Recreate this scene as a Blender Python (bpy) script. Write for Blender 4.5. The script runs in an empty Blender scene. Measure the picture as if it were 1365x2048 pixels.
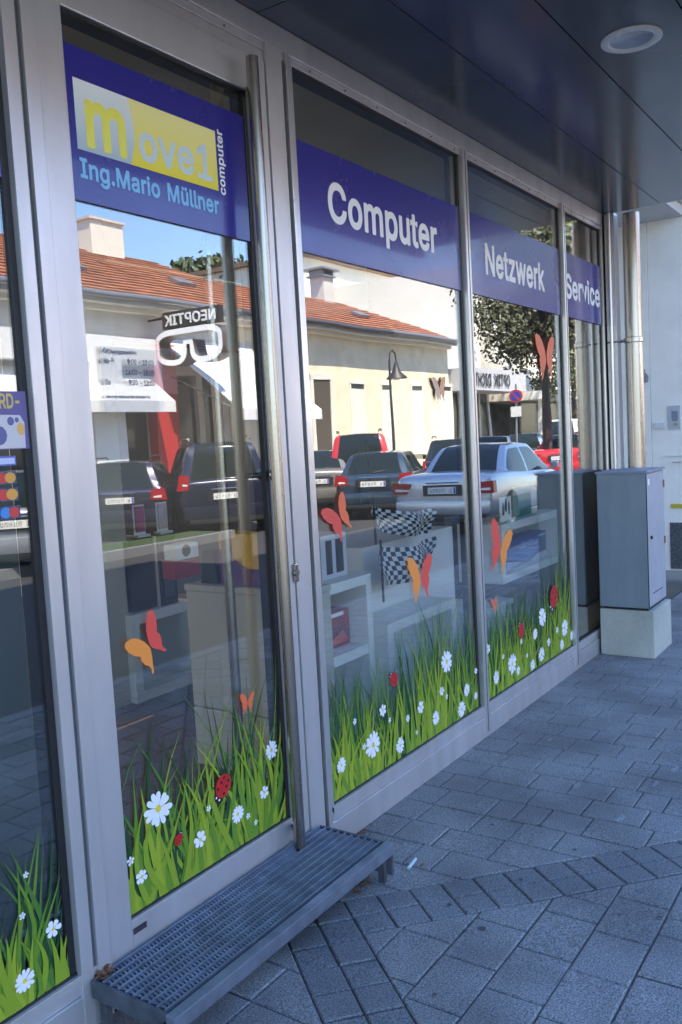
import bpy, bmesh, math, random
from mathutils import Vector, Matrix
rnd = random.Random(7)
SC = bpy.context.scene
COL = SC.collection
# ------------------------------------------------------------------ camera
CAM_P, CAM_R, CAM_U, CAM_F = ([0.0, -1.9, 1.56],[0.559208, -0.827205, -0.054934],[0.099701, 0.001322, 0.995017],[0.82301, 0.561898, -0.083213])
cd = bpy.data.cameras.new('camera'); cam = bpy.data.objects.new('camera', cd); COL.objects.link(cam); SC.camera = cam
cd.sensor_fit = 'VERTICAL'; cd.sensor_height = 24; cd.lens = 24*1740.06/2048; cd.clip_start = .02; cd.clip_end = 800
M = Matrix([(CAM_R[i], CAM_U[i], -CAM_F[i], CAM_P[i]) for i in range(3)] + [(0, 0, 0, 1)])
cam.matrix_world = M
# ------------------------------------------------------------------ light
SUN_EL, SUN_AZ = math.radians(60), math.radians(115)     # direction towards the sun, azimuth from +x counter-clockwise
W = bpy.data.worlds.new('World'); SC.world = W; W.use_nodes = True
nt = W.node_tree; bg = nt.nodes['Background']; sk = nt.nodes.new('ShaderNodeTexSky'); sk.sky_type = 'NISHITA'; sk.sun_disc = False
sk.sun_elevation = SUN_EL; sk.sun_rotation = math.pi/2-SUN_AZ; sk.air_density = 1.5; sk.dust_density = .3; sk.ozone_density = 5
wb = nt.nodes.new('ShaderNodeMix'); wb.data_type = 'RGBA'; wb.blend_type = 'MULTIPLY'; wb.inputs[0].default_value = 1; wb.inputs[7].default_value = (.91, .97, 1.16, 1)
nt.links.new(sk.outputs[0], wb.inputs[6]); nt.links.new(wb.outputs[2], bg.inputs[0]); bg.inputs[1].default_value = .14
sl = bpy.data.lights.new('sun', 'SUN'); sl.energy = 5.0; sl.angle = math.radians(.5); sl.color = (1, .91, .77)
so = bpy.data.objects.new('sun', sl); COL.objects.link(so)
sd = Vector((math.cos(SUN_EL)*math.cos(SUN_AZ), math.cos(SUN_EL)*math.sin(SUN_AZ), math.sin(SUN_EL)))
so.rotation_euler = sd.to_track_quat('Z', 'Y').to_euler(); so.location = (0, 0, 30)
vs = SC.view_settings; vs.view_transform = 'Standard'; vs.look = 'None'; vs.gamma = 1; vs.use_curve_mapping = False; vs.exposure = 2.1
# ------------------------------------------------------------------ helpers
MAT = {}
def mat(name, col, rough=.6, metal=0, spec=.5, noise=0, nscale=20, bump=0, bscale=60, island=0, coat=0, col2=None, stretch=None, stain=0, emit=None):
    if name in MAT: return MAT[name]
    m = bpy.data.materials.new(name); m.use_nodes = True; t = m.node_tree; n = t.nodes; b = n['Principled BSDF']
    b.inputs['Roughness'].default_value = rough; b.inputs['Metallic'].default_value = metal
    b.inputs['Specular IOR Level'].default_value = spec; b.inputs['Coat Weight'].default_value = coat; b.inputs['Coat Roughness'].default_value = .05
    c4 = (*col, 1); b.inputs['Base Color'].default_value = c4
    tc = n.new('ShaderNodeTexCoord'); src = tc.outputs['Object']
    if stretch:
        mp = n.new('ShaderNodeMapping'); mp.inputs['Scale'].default_value = stretch; t.links.new(src, mp.inputs[0]); src = mp.outputs[0]
    cur = None
    if noise:
        nz = n.new('ShaderNodeTexNoise'); nz.inputs['Scale'].default_value = nscale; nz.inputs['Detail'].default_value = 6; t.links.new(src, nz.inputs[0])
        mx = n.new('ShaderNodeMix'); mx.data_type = 'RGBA'; cr = n.new('ShaderNodeMapRange')
        cr.inputs[1].default_value = .32; cr.inputs[2].default_value = .68; t.links.new(nz.outputs[0], cr.inputs[0]); t.links.new(cr.outputs[0], mx.inputs[0])
        d = col2 or tuple(x*(1-noise) for x in col); e = col if col2 else tuple(min(1, x*(1+noise)) for x in col)
        mx.inputs[6].default_value = (*e, 1); mx.inputs[7].default_value = (*d, 1); cur = mx.outputs[2]
        rr = n.new('ShaderNodeMapRange'); rr.inputs[3].default_value = max(.02, rough-.08*min(1, rough*3)); rr.inputs[4].default_value = min(1, rough+.08); t.links.new(nz.outputs[0], rr.inputs[0]); t.links.new(rr.outputs[0], b.inputs['Roughness'])
    if island:
        g = n.new('ShaderNodeNewGeometry'); hs = n.new('ShaderNodeHueSaturation'); mr = n.new('ShaderNodeMapRange')
        mr.inputs[3].default_value = 1-island; mr.inputs[4].default_value = 1+island; t.links.new(g.outputs['Random Per Island'], mr.inputs[0]); t.links.new(mr.outputs[0], hs.inputs['Value'])
        if cur: t.links.new(cur, hs.inputs['Color'])
        else: hs.inputs['Color'].default_value = c4
        cur = hs.outputs[0]
    if stain:
        ns = n.new('ShaderNodeTexNoise'); ns.inputs['Scale'].default_value = 2.3; ns.inputs['Detail'].default_value = 5; t.links.new(tc.outputs['Object'], ns.inputs[0])
        sr_ = n.new('ShaderNodeMapRange'); sr_.inputs[1].default_value = .35; sr_.inputs[2].default_value = .65; sr_.inputs[3].default_value = 1-stain; sr_.inputs[4].default_value = 1+stain*.6; t.links.new(ns.outputs[0], sr_.inputs[0])
        h2 = n.new('ShaderNodeHueSaturation'); t.links.new(sr_.outputs[0], h2.inputs['Value'])
        if cur: t.links.new(cur, h2.inputs['Color'])
        else: h2.inputs['Color'].default_value = c4
        cur = h2.outputs[0]
    if cur: t.links.new(cur, b.inputs['Base Color'])
    if bump:
        nb = n.new('ShaderNodeTexNoise'); nb.inputs['Scale'].default_value = bscale; nb.inputs['Detail'].default_value = 8; t.links.new(src, nb.inputs[0])
        bp = n.new('ShaderNodeBump'); bp.inputs['Strength'].default_value = bump; bp.inputs['Distance'].default_value = .004; t.links.new(nb.outputs[0], bp.inputs['Height']); t.links.new(bp.outputs[0], b.inputs['Normal'])
    if emit: b.inputs['Emission Color'].default_value = (*emit[0], 1); b.inputs['Emission Strength'].default_value = emit[1]
    MAT[name] = m; return m

def glass_mat(name, tint, r0, gain, bumpy=0):
    m = bpy.data.materials.new(name); m.use_nodes = True; t = m.node_tree; n = t.nodes
    for x in list(n):
        if x.type == 'BSDF_PRINCIPLED': n.remove(x)
    out = [x for x in n if x.type == 'OUTPUT_MATERIAL'][0]
    g = n.new('ShaderNodeNewGeometry'); dp = n.new('ShaderNodeVectorMath'); dp.operation = 'DOT_PRODUCT'
    t.links.new(g.outputs['Normal'], dp.inputs[0]); t.links.new(g.outputs['Incoming'], dp.inputs[1])
    ab = n.new('ShaderNodeMath'); ab.operation = 'ABSOLUTE'; t.links.new(dp.outputs['Value'], ab.inputs[0])
    s = n.new('ShaderNodeMath'); s.operation = 'SUBTRACT'; s.inputs[0].default_value = 1; t.links.new(ab.outputs[0], s.inputs[1])
    p = n.new('ShaderNodeMath'); p.operation = 'POWER'; p.inputs[1].default_value = 3.2; t.links.new(s.outputs[0], p.inputs[0])
    a = n.new('ShaderNodeMath'); a.operation = 'MULTIPLY_ADD'; a.use_clamp = True; a.inputs[1].default_value = gain; a.inputs[2].default_value = r0; t.links.new(p.outputs[0], a.inputs[0])
    gl = n.new('ShaderNodeBsdfGlossy'); gl.inputs['Roughness'].default_value = .0; gl.inputs['Color'].default_value = (1, .99, .98, 1)
    tr = n.new('ShaderNodeBsdfTransparent'); tr.inputs[0].default_value = (*tint, 1)
    mx = n.new('ShaderNodeMixShader'); t.links.new(a.outputs[0], mx.inputs[0]); t.links.new(tr.outputs[0], mx.inputs[1]); t.links.new(gl.outputs[0], mx.inputs[2]); t.links.new(mx.outputs[0], out.inputs[0])
    if bumpy:
        tc = n.new('ShaderNodeTexCoord'); nb = n.new('ShaderNodeTexNoise'); nb.inputs['Scale'].default_value = 1.6; nb.inputs['Detail'].default_value = 1; t.links.new(tc.outputs['Object'], nb.inputs[0])
        bp = n.new('ShaderNodeBump'); bp.inputs['Strength'].default_value = bumpy; bp.inputs['Distance'].default_value = .01; t.links.new(nb.outputs[0], bp.inputs['Height']); t.links.new(bp.outputs[0], gl.inputs['Normal'])
    MAT[name] = m; return m

def tag(o, label=None, cat=None, group=None, kind=None):
    if label: o['label'] = label
    if cat: o['category'] = cat
    if group: o['group'] = group
    if kind: o['kind'] = kind
    return o
def empty(name, loc=(0, 0, 0), rz=0, label=None, cat=None, group=None):
    o = bpy.data.objects.new(name, None); COL.objects.link(o); o.location = loc; o.rotation_euler = (0, 0, rz); o.empty_display_size = .1
    return tag(o, label, cat, group)
class MB:
    def __init__(s): s.v = []; s.f = []; s.m = []
    def add(s, vs, fs, mi=0):
        k = len(s.v); s.v += [tuple(v) for v in vs]; s.f += [tuple(i+k for i in f) for f in fs]; s.m += [mi]*len(fs); return s
    def box(s, a, b, mi=0, ch=0):
        x0, x1 = sorted((a[0], b[0])); y0, y1 = sorted((a[1], b[1])); z0, z1 = sorted((a[2], b[2]))
        if not ch:
            return s.add([(x0, y0, z0), (x1, y0, z0), (x1, y1, z0), (x0, y1, z0), (x0, y0, z1), (x1, y0, z1), (x1, y1, z1), (x0, y1, z1)],
                         [(0, 3, 2, 1), (4, 5, 6, 7), (0, 1, 5, 4), (1, 2, 6, 5), (2, 3, 7, 6), (3, 0, 4, 7)], mi)
        bm = bmesh.new(); bmesh.ops.create_cube(bm, size=1)
        for v in bm.verts: v.co = Vector(((x0+x1)/2+v.co.x*(x1-x0), (y0+y1)/2+v.co.y*(y1-y0), (z0+z1)/2+v.co.z*(z1-z0)))
        bmesh.ops.bevel(bm, geom=bm.edges[:], offset=ch, segments=2, affect='EDGES', profile=.7)
        bm.verts.index_update(); s.add([v.co for v in bm.verts], [[v.index for v in f.verts] for f in bm.faces], mi); bm.free(); return s
    def prism(s, pts, fn, d0, d1, mi=0):      # pts 2-D polygon, fn(u, v, d) -> 3-D
        n = len(pts); k = [fn(u, v, d0) for u, v in pts]+[fn(u, v, d1) for u, v in pts]
        return s.add(k, [tuple(range(n)), tuple(range(2*n-1, n-1, -1))]+[(i, i+n, (i+1) % n+n, (i+1) % n) for i in range(n)], mi)
    def tube(s, path, r, n=10, mi=0, cap=True):
        path = [Vector(p) for p in path]; rs = r if isinstance(r, (list, tuple)) else [r]*len(path); k = len(s.v); vv = []; prev = None
        for i, p in enumerate(path):
            d = (path[min(i+1, len(path)-1)]-path[max(i-1, 0)]).normalized()
            if prev is None: u = d.orthogonal().normalized()
            else: u = (prev-d*prev.dot(d)).normalized()
            prev = u; w = d.cross(u)
            vv += [p+(u*math.cos(a)+w*math.sin(a))*rs[i] for a in [2*math.pi*j/n for j in range(n)]]
        fs = [(i*n+j, i*n+(j+1) % n, (i+1)*n+(j+1) % n, (i+1)*n+j) for i in range(len(path)-1) for j in range(n)]
        if cap: fs += [tuple(range(n-1, -1, -1)), tuple((len(path)-1)*n+j for j in range(n))]
        return s.add(vv, fs, mi)
    def lathe(s, prof, c, axis='Z', n=20, mi=0):
        vv = []
        for r, h in prof:
            for j in range(n):
                a = 2*math.pi*j/n; p = (r*math.cos(a), r*math.sin(a), h)
                if axis == 'Y': p = (p[0], p[2], p[1])
                if axis == 'X': p = (p[2], p[0], p[1])
                vv.append((c[0]+p[0], c[1]+p[1], c[2]+p[2]))
        return s.add(vv, [(i*n+j, i*n+(j+1) % n, (i+1)*n+(j+1) % n, (i+1)*n+j) for i in range(len(prof)-1) for j in range(n)], mi)
    def build(s, name, mats, parent=None, smooth=False, label=None, cat=None, kind=None, group=None):
        me = bpy.data.meshes.new(name); me.from_pydata(s.v, [], s.f)
        if not isinstance(mats, (list, tuple)): mats = [mats]
        for m in mats: me.materials.append(m)
        if len(mats) > 1: me.polygons.foreach_set('material_index', s.m)
        if smooth:
            me.polygons.foreach_set('use_smooth', [True]*len(me.polygons))
            try: me.set_sharp_from_angle(angle=math.radians(38))
            except Exception: pass
        me.update(); o = bpy.data.objects.new(name, me); COL.objects.link(o)
        if parent: o.parent = parent
        return tag(o, label, cat, group, kind)
def box(name, a, b, m, parent=None, ch=0, **k): return MB().box(a, b, 0, ch).build(name, m, parent, **k)
GLYPH = {}
for ln in """-|453|104,167 93,178 91,188 91,248 96,258 104,265 344,266 355,258 360,238 360,188 354,173 344,166
.|188|80,-26 60,-18 35,6 28,26 28,56 36,76 60,100 90,110 110,108 130,100 154,76 163,56 163,26 150,0 130,-18 110,-26
0|453|198,-27 148,-14 118,4 87,33 67,63 48,103 34,153 27,203 27,303 34,353 48,403 66,443 88,476 118,503 148,522 188,535 228,539 248,537 298,525 335,503 367,473 387,443 405,403 419,353 426,303 426,203 419,153 405,103 387,63 358,26 333,3 298,-16 268,-25 238,-29|228,73 208,75 188,84 168,103 156,123 144,153 137,183 132,253 137,323 144,353 155,383 168,406 188,425 208,434 228,437 248,433 268,422 287,403 299,383 316,323 321,253 316,183 298,123 285,103 264,83 248,76
1|453|66,-21 55,-10 53,0 54,60 66,76 76,78 86,75 98,60 106,59 146,57 189,60 189,390 186,403 96,338 86,335 76,337 64,350 63,430 67,440 76,448 186,529 196,532 276,532 286,529 296,520 299,510 299,60 356,59 369,60 376,73 386,78 396,77 406,72 413,60 414,50 412,-10 402,-20 386,-23
2|453|54,-21 43,-10 41,0 41,50 45,60 264,297 291,340 297,370 292,400 274,421 254,432 214,436 184,427 165,410 154,390 147,350 135,340 64,339 54,342 46,350 43,360 45,390 52,420 65,450 78,470 114,505 164,530 194,536 234,538 284,530 314,518 342,500 363,480 378,460 394,430 402,400 403,360 399,330 393,310 384,290 365,260 314,197 204,80 394,79 404,74 412,60 410,-10 400,-20 384,-23
3|453|184,-28 144,-18 104,-2 74,19 54,40 40,63 27,93 21,133 24,143 34,153 44,155 114,154 129,143 143,103 164,85 194,75 234,74 274,86 294,103 305,133 304,163 290,193 264,213 224,223 154,225 140,233 134,243 134,303 139,313 236,423 234,425 224,429 74,429 64,430 54,435 47,453 47,513 52,523 64,531 374,532 390,523 395,513 394,453 273,313 314,298 344,282 367,263 391,233 405,203 414,173 416,143 413,113 405,83 389,53 374,33 344,7 322,-7 284,-21 254,-28
4|453|270,-20 261,-10 259,0 259,70 256,80 40,82 30,84 22,90 17,110 17,160 21,170 230,524 240,531 250,532 310,532 320,530 330,521 334,510 330,497 260,378 150,190 160,186 250,186 258,190 259,320 263,330 270,338 280,341 340,341 350,340 360,333 366,320 365,310 350,296 349,290 347,230 350,186 420,185 430,178 436,160 436,100 430,90 420,83 410,82 350,82 348,50 350,22 360,15 366,0 360,-15 350,-22 340,-23 280,-23
8|453|192,-28 132,-12 92,11 60,43 38,83 32,103 29,133 31,163 36,183 55,223 70,243 93,263 92,273 75,293 58,323 48,373 50,403 56,433 71,463 112,505 162,530 192,537 222,539 262,536 292,529 342,503 362,485 380,463 396,433 405,383 402,353 392,320 377,293 360,273 359,263 382,243 413,193 422,153 422,113 411,73 400,53 375,23 352,5 322,-12 292,-22 252,-28|212,73 182,79 152,99 140,123 140,153 155,183 182,203 212,211 242,211 272,202 297,183 312,153 312,123 302,102 279,83 242,73|222,313 192,319 171,333 159,353 157,383 162,403 179,423 202,434 232,437 262,429 284,413 294,393 295,363 288,343 272,326 252,316
9|453|124,-22 109,-10 107,0 110,10 218,170 184,174 144,185 104,209 82,230 62,260 49,290 41,350 44,390 52,420 67,450 104,496 154,525 184,534 214,538 254,536 294,527 327,510 364,478 385,450 403,410 410,380 410,320 404,290 394,262 374,221 334,156 221,-10 214,-18 204,-23|204,270 184,278 174,286 157,310 148,350 152,380 164,406 184,425 214,436 244,435 274,420 296,390 303,360 300,320 284,292 264,275 234,267
:|188|80,-26 60,-18 35,6 28,26 28,56 36,76 60,100 90,110 110,108 130,100 154,76 163,56 163,26 150,0 130,-18 110,-26|70,253 48,266 30,294 27,316 33,346 48,366 70,380 90,385 120,380 143,366 157,346 163,326 162,296 142,266 128,256 100,248
A|480|6,-21 -5,-10 -7,0 -5,10 177,510 186,526 196,532 276,532 286,529 296,520 384,280 484,10 486,0 484,-10 476,-19 466,-23 396,-23 386,-21 376,-13 372,0 375,10 385,20 378,30 379,50 370,60 370,70 360,80 359,100 348,110 346,119 136,119 125,110 124,90 113,80 113,70 103,60 104,40 95,30 96,20 105,10 108,0 106,-10 97,-20 86,-23|166,222 165,230 174,240 174,250 184,260 186,279 198,280 211,290 236,369 246,351 257,320 267,290 276,282 286,279 298,270 299,250 309,240 306,222
C|510|240,-28 180,-15 140,4 100,35 75,63 50,103 30,153 21,203 17,253 22,313 33,363 49,403 74,443 101,473 138,503 180,523 220,535 270,539 320,534 370,517 390,507 434,473 465,433 481,403 491,373 496,343 490,333 480,326 470,325 400,326 390,333 383,353 369,383 338,413 300,429 260,432 220,424 180,400 157,373 138,333 129,293 126,253 135,183 147,153 160,130 180,108 210,89 240,79 270,76 300,80 330,91 350,105 367,123 379,143 389,173 400,182 480,182 492,173 496,163 487,123 470,83 440,42 410,16 370,-9 320,-25 270,-30
D|502|50,-21 39,-10 37,0 37,510 40,521 50,530 60,532 220,532 270,528 330,513 360,500 402,470 436,430 454,400 470,360 481,310 485,260 481,200 470,150 454,110 430,70 400,38 361,10 320,-7 280,-18 220,-23|150,80 148,90 148,420 150,427 220,429 260,425 303,410 331,390 347,370 358,350 374,290 374,220 365,180 353,150 340,130 320,111 280,90 250,83 220,80
E|419|50,-21 39,-10 37,0 37,510 40,521 50,530 60,532 380,530 392,520 395,510 395,450 390,438 380,431 370,429 150,427 148,420 148,320 150,309 350,309 360,308 373,300 378,290 378,230 376,220 370,212 360,207 150,204 148,200 148,90 150,80 380,79 390,74 398,60 396,-10 386,-20 370,-23
F|410|50,-21 39,-10 37,0 37,510 40,520 50,530 60,532 370,532 380,529 389,520 392,510 392,450 389,440 380,432 370,429 300,429 150,427 148,420 148,310 150,302 351,300 365,290 369,280 369,220 366,210 350,198 160,198 150,195 148,190 146,-10 130,-22
G|520|240,-27 220,-26 170,-11 140,4 101,33 70,69 50,103 34,143 20,203 17,253 20,303 33,363 49,403 70,439 100,475 130,499 179,523 220,535 260,539 320,533 350,525 390,506 440,466 459,443 480,406 497,353 496,343 491,333 480,327 400,327 390,334 360,391 330,417 300,429 280,432 240,430 220,424 180,401 164,383 150,362 135,323 126,253 135,183 147,153 166,123 200,94 220,84 250,78 270,76 310,82 330,90 351,103 369,123 385,153 388,173 380,176 280,176 266,183 261,193 260,253 261,263 270,275 280,279 480,279 493,273 500,263 501,253 498,163 490,123 473,83 445,43 420,20 390,0 350,-17 310,-27 270,-30
H|517|50,-21 39,-10 37,0 37,510 40,521 50,530 60,532 120,532 133,530 145,520 148,510 148,320 150,314 160,312 360,312 369,320 369,510 372,520 380,529 390,532 464,530 477,520 480,510 478,-10 468,-20 450,-23 390,-23 380,-20 371,-10 369,200 360,209 160,209 150,207 148,200 146,-10 130,-22
I|300|21,-21 10,-10 8,0 8,60 12,70 21,78 31,80 91,80 95,90 95,420 91,428 25,430 11,440 8,460 8,510 11,520 21,530 31,532 276,530 289,520 292,510 292,450 289,440 281,433 271,429 211,428 206,420 206,90 211,80 271,80 287,70 292,60 290,-10 281,-19 271,-23
K|467|50,-21 39,-10 37,0 37,510 40,521 50,530 60,532 120,532 133,530 145,520 148,510 148,320 150,311 343,520 357,530 450,532 460,528 468,520 471,510 469,500 397,420 276,290 277,280 469,10 472,0 470,-10 460,-20 450,-23 370,-23 360,-20 200,202 190,203 150,160 148,150 146,-10 130,-22
M|628|50,-21 39,-10 37,0 37,510 40,520 50,530 150,532 160,530 172,520 310,162 320,166 452,510 460,526 468,530 570,532 580,528 588,520 591,510 591,300 591,0 589,-10 580,-19 570,-23 500,-23 490,-18 483,-10 480,291 478,270 470,265 363,-10 353,-20 340,-23 280,-22 265,-10 150,278 145,260 143,-10 133,-20 120,-23
N|523|50,-21 39,-10 37,0 37,510 40,521 50,530 60,532 140,532 150,527 370,183 376,200 376,510 379,520 390,530 471,530 483,520 486,510 486,0 480,-15 470,-22 460,-23 390,-23 380,-22 370,-15 150,331 148,320 146,-10 130,-22
O|533|240,-28 180,-15 140,4 102,33 70,70 50,103 30,153 21,203 17,253 21,303 30,355 49,403 74,443 110,482 140,505 180,523 220,535 260,538 290,537 310,535 350,524 390,506 430,476 460,443 484,403 503,353 513,303 516,253 513,203 503,153 484,103 459,63 430,32 392,3 350,-16 310,-26 270,-30|230,81 200,94 180,108 159,133 142,163 129,213 126,253 135,323 146,353 160,378 180,401 197,413 240,430 270,433 300,428 320,422 350,403 370,382 388,353 405,293 407,253 405,213 398,183 387,153 370,127 340,98 320,87 290,78 260,76
P|445|50,-21 39,-10 37,0 37,510 40,520 50,530 60,532 230,532 270,529 310,521 340,508 380,479 411,440 430,380 432,350 429,310 408,250 394,230 370,205 340,186 310,173 270,165 240,163 130,163 127,110 128,40 130,22 145,10 148,0 146,-10 130,-22|130,265 127,320 130,429 250,428 280,421 300,407 313,390 321,350 320,330 315,310 300,287 280,274 250,267
R|449|50,-21 39,-10 37,0 37,510 40,520 50,530 230,532 270,529 320,519 341,510 370,491 393,470 410,443 424,410 430,380 430,320 423,290 404,250 389,230 350,200 350,190 448,10 451,0 449,-10 440,-19 430,-23 360,-23 340,-19 332,-10 235,170 230,175 130,175 127,130 128,40 130,22 145,10 148,0 146,-10 130,-22|130,278 127,330 130,429 250,428 280,421 300,410 315,390 322,350 317,320 310,306 300,296 280,285 250,279
S|447|188,-30 148,-23 118,-12 88,5 58,31 31,71 20,101 15,141 20,151 28,158 38,160 108,160 122,151 135,111 154,91 188,76 228,72 268,79 298,94 319,121 321,151 308,170 288,183 138,231 98,251 71,271 47,301 35,331 29,371 31,401 40,431 56,461 78,486 98,502 128,519 158,530 198,537 248,538 298,529 328,517 355,501 378,482 396,461 413,431 419,411 424,381 418,363 408,356 398,355 328,357 315,371 305,401 288,418 268,428 228,436 188,431 158,416 141,391 141,361 157,341 178,329 318,286 358,266 378,251 408,219 422,191 430,161 429,111 421,81 405,51 388,29 358,4 308,-19 268,-29 228,-32
T|449|182,-20 172,-10 170,0 170,420 162,429 22,431 12,440 9,450 9,510 12,521 22,530 32,532 262,532 425,530 437,520 440,510 440,450 432,435 422,430 282,427 280,420 278,-10 262,-22 192,-23
U|517|220,-29 180,-20 150,-8 110,16 84,42 69,62 49,102 41,132 37,172 37,502 41,522 50,530 60,532 130,531 143,522 147,512 147,182 151,152 162,122 180,101 212,82 240,76 290,78 320,89 340,104 355,122 369,162 370,502 375,522 390,532 460,532 470,527 480,512 480,172 476,132 468,102 455,72 430,39 401,12 370,-7 340,-19 300,-29
V|480|196,-22 186,-14 179,0 -7,510 -4,521 6,530 16,532 86,532 96,528 104,520 236,146 246,149 254,170 375,520 386,530 396,532 466,532 483,520 486,510 484,500 299,-10 289,-20 276,-23
W|686|146,-21 136,-13 131,0 -5,500 -7,510 -4,520 6,530 86,532 102,520 186,197 196,180 286,520 296,530 306,532 376,532 386,531 396,525 403,510 486,193 496,183 500,200 580,510 583,520 595,530 676,531 686,525 693,510 554,0 546,-16 536,-22 526,-23 456,-23 444,-20 434,-10 346,315 336,303 251,-10 236,-22
X|474|8,-21 -3,-10 -5,0 -2,10 172,260 8,499 6,510 9,520 18,529 28,532 108,532 118,527 238,351 358,526 368,531 378,532 448,532 458,528 466,520 469,510 467,500 309,270 305,260 476,10 479,0 477,-10 468,-19 458,-23 378,-23 368,-18 238,170 108,-15 98,-22 88,-23
Y|472|196,-22 186,-15 180,0 180,200 0,490 -7,510 -4,521 6,530 16,532 96,531 106,526 236,315 251,340 366,526 376,532 456,532 466,529 475,520 478,510 471,490 291,200 289,-10 279,-20 266,-23
a|389|130,-29 100,-22 70,-8 45,11 30,31 18,51 9,81 7,111 14,151 23,171 38,191 70,215 120,234 241,251 250,256 252,271 243,291 230,301 210,307 180,307 160,302 142,291 110,254 100,251 90,253 30,271 20,281 18,291 30,323 62,361 100,387 150,403 210,407 270,394 310,371 329,351 340,334 353,301 360,251 358,-9 350,-19 340,-23 270,-22 250,-6 220,-21 200,-27 160,-32|150,70 130,77 117,91 116,111 120,123 150,140 224,151 250,155 253,151 250,121 233,91 220,81 200,72 170,68
b|424|203,-30 173,-21 143,-5 133,-8 123,-20 113,-23 53,-23 39,-18 31,-8 30,512 34,522 43,530 53,532 113,532 123,530 133,522 137,512 137,422 137,392 143,382 163,395 183,402 233,407 273,402 293,396 323,381 353,356 373,332 385,312 401,272 410,232 413,192 410,142 393,81 373,42 353,19 333,2 293,-19 263,-29|203,72 183,79 166,92 147,122 137,162 137,212 140,232 153,269 174,292 203,305 243,304 263,294 277,282 295,252 304,212 302,152 288,112 263,83 253,77 233,71
c|396|174,-28 134,-18 97,2 55,42 32,82 21,112 15,142 11,192 21,262 36,302 54,332 74,355 104,379 134,395 174,405 204,407 254,402 304,383 334,362 361,332 381,292 385,272 374,258 314,241 304,239 292,242 282,252 264,284 244,299 224,306 194,306 174,300 149,282 136,262 128,242 121,212 121,162 128,132 136,112 150,92 164,81 184,73 204,70 244,77 264,91 273,102 287,132 304,140 374,122 383,112 386,102 372,62 359,42 334,15 304,-7 274,-21 244,-28 204,-31
d|424|164,-29 124,-16 94,0 74,16 54,40 35,72 20,112 13,152 13,222 20,262 34,302 54,337 94,376 124,393 164,405 214,406 254,397 284,380 288,392 288,472 288,512 292,522 304,531 374,532 390,522 395,512 394,-8 384,-19 374,-23 314,-23 299,-18 284,-3 264,-15 234,-27 194,-31|184,72 164,81 150,92 132,122 125,142 120,182 124,232 130,252 140,272 159,292 184,305 224,305 254,289 269,272 279,252 289,192 285,152 273,112 254,88 224,73 204,70
e|404|174,-28 135,-18 113,-8 74,20 49,52 24,103 14,152 13,222 31,292 54,332 74,356 95,372 134,395 164,404 204,407 254,402 294,387 314,375 348,342 364,320 378,292 391,242 393,162 384,150 374,146 134,146 123,142 133,112 149,92 164,80 194,71 224,70 254,79 272,92 291,122 304,128 374,112 385,102 388,92 386,82 367,42 351,22 314,-5 284,-20 244,-29 214,-31|134,244 127,252 138,272 154,290 174,302 204,307 224,305 244,298 254,291 275,262 279,252 274,245
f|254|76,-23 66,-18 60,-10 58,0 58,320 28,320 21,310 6,304 -9,310 -16,320 -17,330 -17,380 -14,390 -4,400 6,402 16,399 26,390 29,380 58,380 59,450 66,480 86,510 106,528 126,540 166,552 196,553 226,550 255,540 264,530 266,520 246,456 236,447 226,445 196,451 176,447 169,440 166,430 165,380 186,378 205,380 208,390 216,399 226,402 236,400 246,392 251,380 251,330 250,320 243,310 226,304 212,310 206,320 186,323 165,320 163,-10 156,-18 146,-23
g|425|174,-171 124,-161 100,-151 71,-131 43,-101 31,-81 28,-71 34,-54 91,-21 104,-18 114,-22 144,-55 164,-67 194,-73 234,-71 254,-64 274,-49 284,-31 288,-1 284,8 254,-8 224,-16 164,-16 124,-5 98,9 71,29 35,79 22,109 13,149 13,229 21,269 29,289 50,329 75,359 104,383 154,403 194,407 224,405 254,397 284,381 303,399 314,402 374,402 384,398 392,389 395,379 395,-11 393,-41 384,-74 370,-101 354,-121 330,-141 304,-155 244,-171 204,-174|174,87 154,98 143,109 124,149 119,189 126,239 138,269 164,296 184,305 204,307 234,302 264,280 281,249 288,209 285,149 278,129 266,109 244,91 224,84 204,82
h|410|43,-21 32,-10 30,0 30,510 33,520 43,530 113,532 123,530 134,520 137,510 137,390 143,383 193,404 253,406 303,390 331,370 356,340 370,310 377,280 380,240 380,0 373,-16 363,-22 353,-23 293,-23 283,-19 275,-10 273,230 270,260 262,280 243,298 223,304 203,306 183,302 162,290 146,270 139,250 135,-10 123,-21 113,-23
i|167|41,-20 32,-10 30,0 30,380 33,390 41,399 51,402 121,401 131,394 137,380 137,0 131,-15 121,-22 51,-23|81,420 51,428 36,440 23,460 18,480 21,500 31,521 51,538 81,547 111,540 131,527 147,500 149,480 145,460 131,440 111,426
k|381|43,-21 32,-10 30,0 30,510 33,521 43,530 53,532 113,532 123,530 134,520 137,510 137,280 143,268 273,399 283,402 367,400 380,390 383,380 381,370 374,360 237,220 235,210 392,10 395,0 393,-10 383,-20 373,-23 293,-23 283,-20 153,142 138,130 137,0 133,-12 123,-21 113,-23
l|189|113,-23 83,-14 54,8 41,28 32,58 30,508 32,518 43,530 123,530 133,521 137,508 137,88 143,75 173,77 188,68 193,58 204,-2 198,-12 183,-20 153,-25
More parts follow.
